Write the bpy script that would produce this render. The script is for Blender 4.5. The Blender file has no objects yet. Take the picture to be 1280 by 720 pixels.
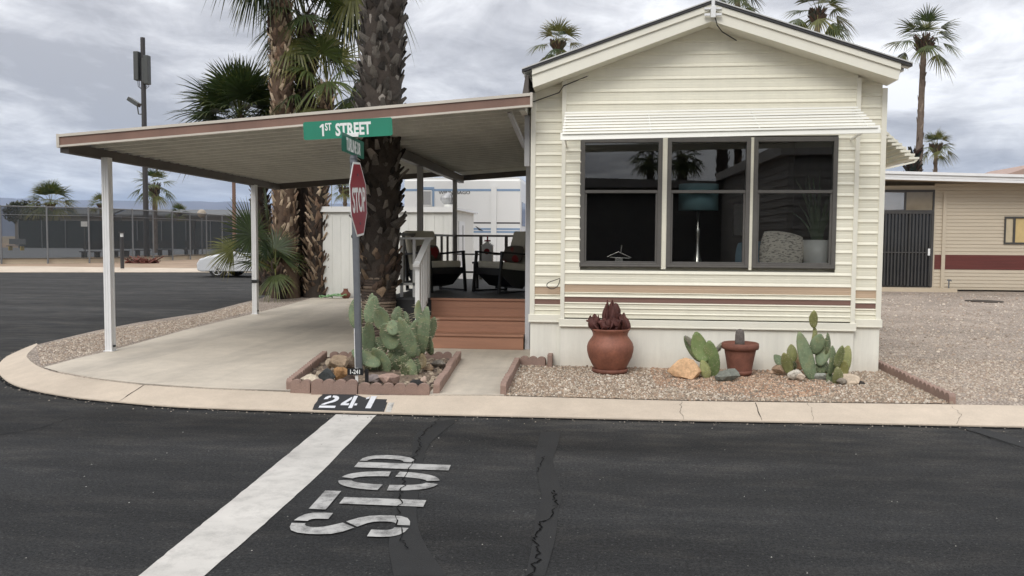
import bpy, math, random
from mathutils import Vector, Matrix, noise
random.seed(7)
sc = bpy.context.scene
COL = sc.collection
PI = math.pi
R = math.radians

# ------------------------------------------------------------------ camera geometry
FPX = 1064.0; YAW = R(6.0); PITCH = 0.0575; ROLL = 0.006; CH = 1.56
cF = Vector((-math.sin(YAW)*math.cos(PITCH), math.cos(YAW)*math.cos(PITCH), -math.sin(PITCH)))
_r0 = Vector((math.cos(YAW), math.sin(YAW), 0)); _u0 = _r0.cross(cF)
cR = math.cos(ROLL)*_r0 + math.sin(ROLL)*_u0
cU = -math.sin(ROLL)*_r0 + math.cos(ROLL)*_u0
CAM = Vector((0, 0, CH))
def ray(x, y): return cF + cR*((x-640)/FPX) - cU*((y-360)/FPX)
def G(x, y, z=.1):
    d = ray(x, y); return CAM + d*((z-CH)/d.z)
def V(x, y, Y):
    d = ray(x, y); return CAM + d*(Y/d.y)
def VX(x, y, X):
    d = ray(x, y); return CAM + d*(X/d.x)
KSTRIP = []
def K(x, y, dz=0.0):
    from mathutils import geometry
    d = ray(x, y); hit = None
    for tri in KSTRIP:
        h = geometry.intersect_ray_tri(tri[0], tri[1], tri[2], d, CAM, True)
        if h is not None and (hit is None or h.y < hit.y): hit = h
    if hit is not None: return hit + Vector((0, 0, dz))
    return K0(x, y, dz)
def K0(x, y, dz=0.0):
    """point of the sloping concrete kerb"""
    s = .085/.34
    d = ray(x, y)
    # z = .015 + s*(Y - 7.39 - .037*(X+1.85))
    t = (CH - .015 + s*(7.39 + .037*1.85) - dz) / (s*d.y - s*.037*d.x - d.z)
    return CAM + d*t

# ------------------------------------------------------------------ materials
def _nt(name):
    m = bpy.data.materials.new(name); m.use_nodes = True
    nt = m.node_tree; b = nt.nodes['Principled BSDF']
    return m, nt, b
def N(nt, typ, **kw):
    n = nt.nodes.new(typ)
    for k, v in kw.items():
        if k.startswith('i_'):
            key = k[2:]
            n.inputs[int(key) if key.isdigit() else key].default_value = v
        else: setattr(n, k, v)
    return n
def coords(nt, scale=(1, 1, 1), rot=(0, 0, 0)):
    tc = N(nt, 'ShaderNodeTexCoord'); mp = N(nt, 'ShaderNodeMapping')
    mp.inputs['Scale'].default_value = scale; mp.inputs['Rotation'].default_value = rot
    nt.links.new(tc.outputs['Object'], mp.inputs['Vector']); return mp.outputs['Vector']
def noise_n(nt, vec, scale, detail=4, rough=.55):
    n = N(nt, 'ShaderNodeTexNoise'); n.inputs['Scale'].default_value = scale
    n.inputs['Detail'].default_value = detail; n.inputs['Roughness'].default_value = rough
    nt.links.new(vec, n.inputs['Vector']); return n
def rng_map(nt, val, a, b, c, d):
    n = N(nt, 'ShaderNodeMapRange'); n.inputs[1].default_value = a; n.inputs[2].default_value = b
    n.inputs[3].default_value = c; n.inputs[4].default_value = d
    nt.links.new(val, n.inputs[0]); return n.outputs[0]
def mixc(nt, fac, a, b, mode='MIX'):
    n = N(nt, 'ShaderNodeMix', data_type='RGBA', blend_type=mode)
    for i, v in ((0, fac), (6, a), (7, b)):
        if hasattr(v, 'is_linked') or hasattr(v, 'links'): nt.links.new(v, n.inputs[i])
        elif i == 0: n.inputs[0].default_value = v
        else: n.inputs[i].default_value = (*v, 1) if len(v) == 3 else v
    return n.outputs[2]
def scalec(nt, col, val):
    n = N(nt, 'ShaderNodeVectorMath', operation='SCALE')
    nt.links.new(col, n.inputs[0]); nt.links.new(val, n.inputs['Scale']); return n.outputs[0]
def rgb(nt, c):
    n = N(nt, 'ShaderNodeRGB'); n.outputs[0].default_value = (*c, 1); return n.outputs[0]
def bump(nt, b, h, strength, dist=.01):
    n = N(nt, 'ShaderNodeBump'); n.inputs['Strength'].default_value = strength; n.inputs['Distance'].default_value = dist
    nt.links.new(h, n.inputs['Height']); nt.links.new(n.outputs[0], b.inputs['Normal'])

def mat(name, col, rough=.6, var=.12, scale=6., bmp=0., bscale=60., bdist=.004, metal=0., tint=False, stretch=(1, 1, 1), var2=.0, scale2=60., spec=.5, dirt=None, streak=0.):
    m, nt, b = _nt(name)
    vec = coords(nt, stretch)
    n1 = noise_n(nt, vec, scale, 5)
    v = rng_map(nt, n1.outputs[0], .25, .75, 1-var, 1+var)
    c = rgb(nt, col)
    if tint:
        at = N(nt, 'ShaderNodeAttribute', attribute_name='tint')
        c = mixc(nt, 1., c, at.outputs['Color'], 'MULTIPLY')
    c = scalec(nt, c, v)
    if var2:
        n2 = noise_n(nt, vec, scale2, 3, .7)
        c = scalec(nt, c, rng_map(nt, n2.outputs[0], .3, .7, 1-var2, 1+var2))
    if streak:
        ns = noise_n(nt, coords(nt, (9, 9, .35)), 1.0, 5, .65); c = scalec(nt, c, rng_map(nt, ns.outputs[0], .35, .65, 1-streak, 1+streak*.5))
    if dirt:   # splashed soil with a ragged upper edge
        sz = N(nt, 'ShaderNodeSeparateXYZ'); nt.links.new(coords(nt), sz.inputs[0]); nd = noise_n(nt, coords(nt), 7, 6, .7)
        ad = N(nt, 'ShaderNodeMath', operation='MULTIPLY_ADD'); nt.links.new(nd.outputs[0], ad.inputs[0]); ad.inputs[1].default_value = -.34; nt.links.new(sz.outputs[2], ad.inputs[2])
        c = mixc(nt, rng_map(nt, ad.outputs[0], -.20, .06, dirt[1], 0), c, dirt[0])
    nt.links.new(c, b.inputs['Base Color'])
    b.inputs['Roughness'].default_value = rough; b.inputs['Metallic'].default_value = metal
    b.inputs['Specular IOR Level'].default_value = spec
    if bmp:
        n3 = noise_n(nt, vec, bscale, 4, .65); bump(nt, b, n3.outputs[0], bmp, bdist)
    return m

def mat_asphalt(name, base=.036):
    m, nt, b = _nt(name); vec = coords(nt)
    big = noise_n(nt, coords(nt, (.45, 1.2, 1)), .55, 5, .6)
    mid = noise_n(nt, coords(nt, (.6, 1.6, 1)), 3.0, 6, .65)
    fine = noise_n(nt, vec, 105, 4, .75)
    v1 = rng_map(nt, big.outputs[0], .3, .7, .66, 1.38)
    v2 = rng_map(nt, mid.outputs[0], .3, .7, .86, 1.16)
    v3 = rng_map(nt, fine.outputs[0], .25, .75, .3, 1.8)
    gr = noise_n(nt, vec, 48, 4, .75); dg = rng_map(nt, gr.outputs[0], .35, .65, .58, 1.55)
    c = rgb(nt, (base*.98, base*1.0, base*1.02))
    lane = N(nt, 'ShaderNodeSeparateXYZ'); nt.links.new(vec, lane.inputs[0])
    edge_ = rng_map(nt, lane.outputs[1], 5.4, 7.2, 0, .5); ms = N(nt, 'ShaderNodeMath', operation='MULTIPLY'); nt.links.new(edge_, ms.inputs[0]); nt.links.new(rng_map(nt, mid.outputs[0], .38, .66, 0, 1), ms.inputs[1])
    c = mixc(nt, ms.outputs[0], c, (base*2.2, base*2.0, base*1.7))
    dust = mixc(nt, rng_map(nt, mid.outputs[0], .5, .78, 0, .4), c, (base*2.3, base*2.1, base*1.85))
    c = scalec(nt, scalec(nt, scalec(nt, scalec(nt, dust, v1), v2), v3), dg)
    # tyre-polished lanes along the street and old oil drips
    ln = noise_n(nt, coords(nt, (.05, 1.0, 1)), 1.3, 3, .5); c = scalec(nt, c, rng_map(nt, ln.outputs[0], .35, .65, .80, 1.22))
    ol = N(nt, 'ShaderNodeTexVoronoi'); ol.inputs['Scale'].default_value = .75; wv = noise_n(nt, vec, 3, 3); av = N(nt, 'ShaderNodeVectorMath', operation='ADD'); nt.links.new(vec, av.inputs[0]); sv = N(nt, 'ShaderNodeVectorMath', operation='SCALE'); nt.links.new(wv.outputs['Color'], sv.inputs[0]); sv.inputs['Scale'].default_value = .35; nt.links.new(sv.outputs[0], av.inputs[1]); nt.links.new(av.outputs[0], ol.inputs['Vector'])
    c = mixc(nt, rng_map(nt, ol.outputs['Distance'], .08, .32, .42, 0), c, (base*.42, base*.42, base*.42))
    # pale stone chips showing in the surface
    vo = N(nt, 'ShaderNodeTexVoronoi'); vo.inputs['Scale'].default_value = 55; nt.links.new(vec, vo.inputs['Vector'])
    sel = N(nt, 'ShaderNodeSeparateColor'); nt.links.new(vo.outputs['Color'], sel.inputs[0])
    a = rng_map(nt, sel.outputs[0], .80, .88, 0, 1)
    d = rng_map(nt, vo.outputs['Distance'], .20, .34, 1, 0)
    mu = N(nt, 'ShaderNodeMath', operation='MULTIPLY'); nt.links.new(a, mu.inputs[0]); nt.links.new(d, mu.inputs[1])
    mu2 = N(nt, 'ShaderNodeMath', operation='MULTIPLY'); nt.links.new(mu.outputs[0], mu2.inputs[0]); nt.links.new(rng_map(nt, sel.outputs[1], 0, 1, .1, .5), mu2.inputs[1])
    c = mixc(nt, mu2.outputs[0], c, (.15, .145, .135))
    nt.links.new(c, b.inputs['Base Color']); b.inputs['Roughness'].default_value = .88; b.inputs['Specular IOR Level'].default_value = .18
    bump(nt, b, fine.outputs[0], 1.0, .008)
    return m

def mat_gravel(name, cols, scale=45., patch=None, dirt=(.2, .17, .14)):
    m, nt, b = _nt(name); vec = coords(nt)
    vo = N(nt, 'ShaderNodeTexVoronoi'); vo.inputs['Scale'].default_value = scale; nt.links.new(vec, vo.inputs['Vector'])
    sp = N(nt, 'ShaderNodeSeparateColor'); nt.links.new(vo.outputs['Color'], sp.inputs[0])
    cr = N(nt, 'ShaderNodeValToRGB'); nt.links.new(sp.outputs[0], cr.inputs[0])
    el = cr.color_ramp.elements
    el[0].position = 0; el[0].color = (*cols[0], 1); el[1].position = 1; el[1].color = (*cols[-1], 1)
    for i, c in enumerate(cols[1:-1]):
        e = el.new((i+1)/(len(cols)-1)); e.color = (*c, 1)
    c = cr.outputs[0]
    big = noise_n(nt, vec, .8, 4, .6)
    if patch: c = mixc(nt, rng_map(nt, big.outputs[0], .45, .6, 0, .6), c, patch, 'MULTIPLY')
    med = noise_n(nt, vec, 5, 5, .65)
    c = mixc(nt, rng_map(nt, med.outputs[0], .5, .72, 0, .65), c, dirt)
    c = mixc(nt, rng_map(nt, vo.outputs['Distance'], .3, .62, 0, .8), c, (dirt[0]*.35, dirt[1]*.35, dirt[2]*.35))
    c = scalec(nt, c, rng_map(nt, big.outputs[0], .3, .7, .8, 1.2)); sp2 = noise_n(nt, vec, 9, 6, .75); c = scalec(nt, c, rng_map(nt, sp2.outputs[0], .32, .68, .72, 1.25))
    nt.links.new(c, b.inputs['Base Color']); b.inputs['Roughness'].default_value = .9; b.inputs['Specular IOR Level'].default_value = .25
    inv = rng_map(nt, vo.outputs['Distance'], 0, .7, 1, 0)
    bump(nt, b, inv, 1.0, .012)
    return m

def mat_concrete(name, col, tyre=False):
    m, nt, b = _nt(name); vec = coords(nt)
    big = noise_n(nt, vec, .7, 6, .62); fine = noise_n(nt, vec, 90, 4, .7); med = noise_n(nt, vec, 6, 6, .65)
    c = rgb(nt, col)
    if tyre:
        tr = noise_n(nt, coords(nt, (1.5, .22, 1), (0, 0, R(-14))), 1.1, 5, .6)
        c = mixc(nt, rng_map(nt, tr.outputs[0], .48, .70, 0, .55), c, (col[0]*.55, col[1]*.56, col[2]*.58))
    c = scalec(nt, c, rng_map(nt, big.outputs[0], .3, .7, .86, 1.1))
    c = scalec(nt, c, rng_map(nt, med.outputs[0], .3, .7, .93, 1.06))
    c = scalec(nt, c, rng_map(nt, fine.outputs[0], .25, .75, .88, 1.1))
    nt.links.new(c, b.inputs['Base Color']); b.inputs['Roughness'].default_value = .85; b.inputs['Specular IOR Level'].default_value = .3
    bump(nt, b, fine.outputs[0], .35, .004)
    return m

def mat_paint_worn(name, col, under, lo=.54, hi=.66, mx=.8):
    m, nt, b = _nt(name); vec = coords(nt)
    n1 = noise_n(nt, vec, 7, 8, .7); n2 = noise_n(nt, vec, 120, 3, .7); n3 = noise_n(nt, vec, 1.6, 4, .6)
    ad = N(nt, 'ShaderNodeMath', operation='MULTIPLY_ADD'); nt.links.new(n2.outputs[0], ad.inputs[0]); ad.inputs[1].default_value = .3
    nt.links.new(n1.outputs[0], ad.inputs[2])
    f = rng_map(nt, ad.outputs[0], lo+.15, hi+.15, 0, mx)
    c = mixc(nt, f, scalec(nt, rgb(nt, col), rng_map(nt, n3.outputs[0], .3, .7, .8, 1.1)), under)
    nt.links.new(c, b.inputs['Base Color']); b.inputs['Roughness'].default_value = .8
    bump(nt, b, n2.outputs[0], .5, .004)
    return m

def mat_glass(name, tr=(.75, .78, .76), k=1.0, rough=0.0):
    m = bpy.data.materials.new(name); m.use_nodes = True; nt = m.node_tree; nt.nodes.clear()
    o = N(nt, 'ShaderNodeOutputMaterial'); t = N(nt, 'ShaderNodeBsdfTransparent'); t.inputs[0].default_value = (*tr, 1)
    g = N(nt, 'ShaderNodeBsdfGlossy'); g.inputs['Roughness'].default_value = rough; g.inputs[0].default_value = (.95, .97, 1, 1)
    fr = N(nt, 'ShaderNodeFresnel'); fr.inputs[0].default_value = 1.5
    mu = N(nt, 'ShaderNodeMath', operation='MULTIPLY', use_clamp=True); mu.inputs[1].default_value = k
    nt.links.new(fr.outputs[0], mu.inputs[0])
    mx = N(nt, 'ShaderNodeMixShader'); nt.links.new(mu.outputs[0], mx.inputs[0]); nt.links.new(t.outputs[0], mx.inputs[1]); nt.links.new(g.outputs[0], mx.inputs[2])
    nt.links.new(mx.outputs[0], o.inputs[0]); return m

def mat_leaf(name, trans=.35, rough=.45):
    m, nt, b = _nt(name); at = N(nt, 'ShaderNodeAttribute', attribute_name='tint')
    n1 = noise_n(nt, coords(nt), 9, 3)
    c = scalec(nt, at.outputs['Color'], rng_map(nt, n1.outputs[0], .3, .7, .8, 1.2))
    nt.links.new(c, b.inputs['Base Color']); b.inputs['Roughness'].default_value = rough; b.inputs['Specular IOR Level'].default_value = .4
    o = nt.nodes['Material Output']; t = N(nt, 'ShaderNodeBsdfTranslucent'); nt.links.new(c, t.inputs[0])
    mx = N(nt, 'ShaderNodeMixShader'); mx.inputs[0].default_value = trans
    nt.links.new(b.outputs[0], mx.inputs[1]); nt.links.new(t.outputs[0], mx.inputs[2]); nt.links.new(mx.outputs[0], o.inputs[0])
    return m

def mat_mesh(name, col, alpha):
    """woven wire or shade cloth seen from afar: partly see-through"""
    m, nt, b = _nt(name); b.inputs['Base Color'].default_value = (*col, 1); b.inputs['Roughness'].default_value = .8
    b.inputs['Alpha'].default_value = alpha; return m

M = {}
M['asphalt'] = mat_asphalt('asphalt', .0245)
M['tar'] = mat('tar_seal', (.0172, .0176, .018), .8, .15, 5, .5, 200, .004, var2=.25, scale2=150, spec=.3)
M['crack'] = mat('crack_dark', (.006, .006, .006), .95, .3, 30, spec=.1)  # near-black tone of the cracks, joints and kerb seal
M['gravel'] = mat_gravel('bed_gravel', [(.28, .225, .175), (.44, .365, .285), (.37, .28, .21), (.51, .445, .355), (.41, .325, .245), (.62, .56, .48)], 64, patch=(1, .80, .66), dirt=(.37, .30, .235))
M['lotgravel'] = mat_gravel('lot_gravel', [(.33, .27, .22), (.54, .455, .38), (.43, .35, .29), (.62, .545, .47), (.48, .395, .325)], 46, dirt=(.45, .37, .30))
M['dirt'] = mat('sandy_dirt', (.31, .23, .165), .95, .2, .6, .5, 15, .02, var2=.12, scale2=6, spec=.2)
M['desert'] = mat('desert_ground', (.26, .21, .15), .95, .3, .02, spec=.2)
M['kerb'] = mat_concrete('kerb_concrete', (.53, .45, .36))
M['pad'] = mat_concrete('pad_concrete', (.56, .50, .415), True)
M['roadwhite'] = mat_paint_worn('white_road_paint', (.52, .50, .465), (.08, .078, .075), .46, .76, .38)
M['letwhite'] = mat_paint_worn('faded_letter_paint', (.40, .395, .38), (.04, .04, .04), .44, .66)
M['numblack'] = mat('black_kerb_paint', (.022, .023, .026), .75, .25, 6, .3, 90)
M['numwhite'] = mat_paint_worn('number_paint', (.66, .67, .70), (.25, .25, .26), .66, .8)
M['siding'] = mat('cream_siding', (.80, .775, .645), .42, .05, 1.2, .05, 300, .001, stretch=(.5, 1, 3), var2=.03, scale2=25, streak=.03)
M['sidebeige'] = mat('beige_stripe', (.52, .39, .275), .45, .10, 3, stretch=(.3, 1, 5))
M['sidebrown'] = mat('brown_stripe', (.22, .13, .105), .45, .14, 3, stretch=(.3, 1, 5))
M['trim'] = mat('cream_trim', (.79, .77, .665), .4, .05, 2)
M['skirt'] = mat('cream_skirting', (.81, .795, .71), .45, .06, 1.5, stretch=(2, 2, .3), var2=.03, scale2=14, dirt=((.42, .34, .26), .32), streak=.05)
M['white'] = mat('white_metal', (.76, .765, .76), .35, .05, 3)
M['awning'] = mat('awning_white', (.77, .765, .70), .35, .04, 3)
M['roofmetal'] = mat('roof_metal', (.55, .55, .53), .35, .1, 2, metal=.3)
M['darkedge'] = mat('roof_dark_edge', (.03, .03, .032), .5)
M['wframe'] = mat('bronze_window_frame', (.105, .099, .090), .45, .12, 12)
M['glass'] = mat_glass('window_glass', (.86, .88, .87), 2.3)
M['farglass'] = mat_glass('far_glass', (.3, .3, .3), 2.0)
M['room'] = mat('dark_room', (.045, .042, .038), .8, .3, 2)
M['ledge'] = mat('dark_ledge', (.035, .03, .027), .6)
M['teal'] = mat('teal_shade', (.17, .30, .325), .8, .06, 12, bmp=.2, bscale=200)
M['silver'] = mat('silver_metal', (.62, .60, .56), .25, .05, 3, metal=.9)
M['pan'] = mat('carport_pan', (.54, .535, .48), .5, .12, 1.5, stretch=(3, .6, 1), var2=.05, scale2=20)
M['fasciabrown'] = mat('brown_fascia_stripe', (.20, .115, .085), .55, .22, 2.5, stretch=(1, 1, .2))
M['fasciacream'] = mat('cream_fascia', (.56, .52, .45), .5, .1, 3)
M['brownbeam'] = mat('brown_gutter', (.085, .072, .062), .5, .15, 4)
M['postwhite'] = mat('post_white', (.74, .745, .74), .38, .06, 4)
M['wallpost'] = mat('wall_post_grey', (.50, .51, .54), .45, .06, 4)
M['postgrey'] = mat('post_grey', (.36, .36, .36), .45, .08, 4)
M['grooves'] = mat('post_groove', (.30, .30, .31), .5)
M['deck'] = mat('deck_charcoal', (.045, .047, .05), .6, .2, 6, .2, 40, stretch=(.3, 4, 1))
M['deckside'] = mat('deck_skirt_black', (.018, .019, .021), .6, .2, 6)
M['step'] = mat('step_terracotta', (.35, .18, .115), .6, .14, 5, .25, 60, .002, stretch=(.25, 3, 5), var2=.06, scale2=40)
M['black'] = mat('black_metal', (.012, .012, .013), .45, .15, 6)
M['cushion'] = mat('taupe_cushion', (.56, .54, .46), .9, .08, 10, .4, 250, .002)
M['redpillow'] = None
M['terracotta'] = mat('terracotta_glaze', (.225, .085, .052), .62, .3, 6, .35, 18, .006, var2=.16, scale2=35)
M['terradark'] = mat('terracotta_weathered', (.18, .07, .046), .75, .3, 9, .35, 50, .004, var2=.12, scale2=60)
M['soil'] = mat('potting_soil', (.05, .038, .028), .95, .3, 20, 1., 60, .02)
M['driedleaf'] = mat('dried_leaf', (.09, .028, .022), .7, .35, 14, .6, 40, .01)
M['cactus'] = None
M['edging'] = mat('red_concrete_edging', (.275, .188, .152), .9, .16, 6, .6, 70, .006, var2=.12, scale2=90)
M['signgreen'] = mat('sign_green', (.010, .205, .125), .4, .05, 5)
M['signgreen2'] = mat('sign_green_dark', (.010, .13, .09), .4, .05, 5)
M['signred'] = mat('sign_red', (.25, .010, .022), .4, .06, 5)
M['signwhite'] = mat('sign_white', (.78, .80, .78), .4, .03, 5)
M['galv'] = mat('galvanised_post', (.14, .15, .165), .5, .15, 12, metal=.3)
M['shed'] = mat('white_shed_metal', (.70, .70, .66), .5, .05, 1.5, stretch=(2, 2, .3), var2=.03, scale2=10)
M['rvwhite'] = mat('rv_white', (.78, .78, .76), .3, .03, 1)
M['rvblue'] = mat('rv_blue', (.24, .34, .48), .35, .05, 2)
M['rvblack'] = mat('rv_black', (.02, .022, .027), .3, .05, 2)
M['palmleaf'] = mat_leaf('palm_leaf', .22)
M['bark'] = mat('palm_bark', (1, 1, 1), .9, .25, 9, .8, 45, .012, tint=True, var2=.22, scale2=60, spec=.2)
M['fencewire'] = mat('fence_metal', (.16, .165, .17), .5)
M['chain'] = mat_mesh('chain_mesh', (.030, .035, .038), .64)
M['screen'] = mat('shade_cloth', (.030, .036, .038), .9, .2, .12, spec=.2)
M['poledark'] = mat('pole_dark', (.035, .033, .033), .5)
M['panelgrey'] = mat('antenna_grey', (.05, .055, .052), .5)
M['carwhite'] = mat('car_paint', (.56, .57, .58), .18, .02, 2)
M['carglass'] = mat('car_glass', (.015, .017, .02), .08, spec=.8)
M['rubber'] = mat('tyre_rubber', (.014, .014, .015), .85)
M['alloy'] = mat('wheel_alloy', (.5, .5, .52), .3, metal=.8)
M['lens'] = mat('headlight_lens', (.45, .46, .48), .12)
M['tan'] = mat('tan_siding', (.50, .435, .335), .55, .05, 2, stretch=(.4, 1, 3))
M['tandark'] = mat('tan_soffit', (.40, .33, .24), .6, .06, 2)
M['maroon'] = mat('maroon_stripe', (.12, .028, .022), .5, .2, 3, stretch=(.3, 1, 6))
M['iron'] = mat('grille_iron', (.05, .048, .046), .5)
M['curtain'] = mat('pale_curtain', (.50, .43, .30), .85, .1, 6)
M['curtainyel'] = mat('yellow_curtain', (.55, .42, .20), .85, .1, 6)
M['hose'] = mat('green_hose', (.22, .42, .20), .45)
M['blockwall'] = mat('block_wall', (.52, .44, .33), .9, .1, 1, spec=.2)
M['pinkroof'] = mat('pink_roof', (.36, .26, .22), .9, .1, 2)
M['greyroof'] = mat('grey_roof', (.11, .115, .12), .8, .1, .5)
M['greywall'] = mat('grey_wall', (.16, .15, .14), .9, .1, .5)
M['mount'] = mat('mountain_rock', (.16, .13, .11), .95, .25, .002, spec=.1)
M['agave'] = mat('red_agave', (.12, .03, .025), .6, .3, 2)
M['potwhite'] = mat('white_pot', (.70, .70, .68), .35)
M['yellow'] = mat('yellow_paint', (.45, .33, .10), .6)
M['bluefab'] = mat('blue_fabric', (.12, .24, .32), .9)
M['rock'] = mat('rock_tinted', (1, 1, 1), .9, .22, 7, .7, 30, .012, tint=True, var2=.2, scale2=45, spec=.2)
M['pebble'] = mat('pebble_tinted', (1, 1, 1), .85, .1, 40, tint=True, spec=.25)

def _cactus():
    m, nt, b = _nt('cactus_skin'); at = N(nt, 'ShaderNodeAttribute', attribute_name='tint'); vec = coords(nt)
    n1 = noise_n(nt, vec, 8, 4); n2 = noise_n(nt, vec, 30, 4, .7)
    c = scalec(nt, at.outputs['Color'], rng_map(nt, n1.outputs[0], .3, .7, .78, 1.2))
    c = scalec(nt, c, rng_map(nt, n2.outputs[0], .3, .7, .86, 1.14))
    c = mixc(nt, rng_map(nt, n1.outputs[0], .52, .72, 0, .6), c, (.23, .22, .10))
    n5 = noise_n(nt, vec, 4.5, 5, .7); c = mixc(nt, rng_map(nt, n5.outputs[0], .60, .68, 0, .75), c, (.27, .235, .165))
    vo = N(nt, 'ShaderNodeTexVoronoi'); vo.inputs['Scale'].default_value = 34; nt.links.new(vec, vo.inputs['Vector'])
    c = mixc(nt, rng_map(nt, vo.outputs['Distance'], .12, .24, .8, 0), c, (.33, .30, .19))
    nt.links.new(c, b.inputs['Base Color']); b.inputs['Roughness'].default_value = .6; b.inputs['Specular IOR Level'].default_value = .3
    bump(nt, b, n2.outputs[0], .35, .006); return m
M['cactus'] = _cactus()
M['spine'] = mat('cactus_spine', (.45, .40, .28), .7)
def _pillow(name, base, ink, scale, thr):
    m, nt, b = _nt(name)
    vo = N(nt, 'ShaderNodeTexVoronoi'); vo.inputs['Scale'].default_value = scale; nt.links.new(coords(nt), vo.inputs['Vector'])
    f = rng_map(nt, vo.outputs['Distance'], thr-.06, thr+.06, 1, 0)
    c = mixc(nt, f, base, ink); nt.links.new(c, b.inputs['Base Color']); b.inputs['Roughness'].default_value = .9
    return m
M['redpillow'] = _pillow('red_patterned_fabric', (.10, .09, .075), (.22, .018, .02), 6.5, .42)
def _print():
    m, nt, b = _nt('newsprint_fabric')
    br = N(nt, 'ShaderNodeTexNoise'); br.inputs['Scale'].default_value = 26; br.inputs['Detail'].default_value = 3
    nt.links.new(coords(nt, (1, 1, 3.2), (0, R(-8), 0)), br.inputs['Vector'])
    c = mixc(nt, rng_map(nt, br.outputs[0], .52, .60, 0, .75), (.68, .63, .55), (.10, .09, .08))
    nt.links.new(c, b.inputs['Base Color']); b.inputs['Roughness'].default_value = .9; return m
M['print'] = _print()

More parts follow.
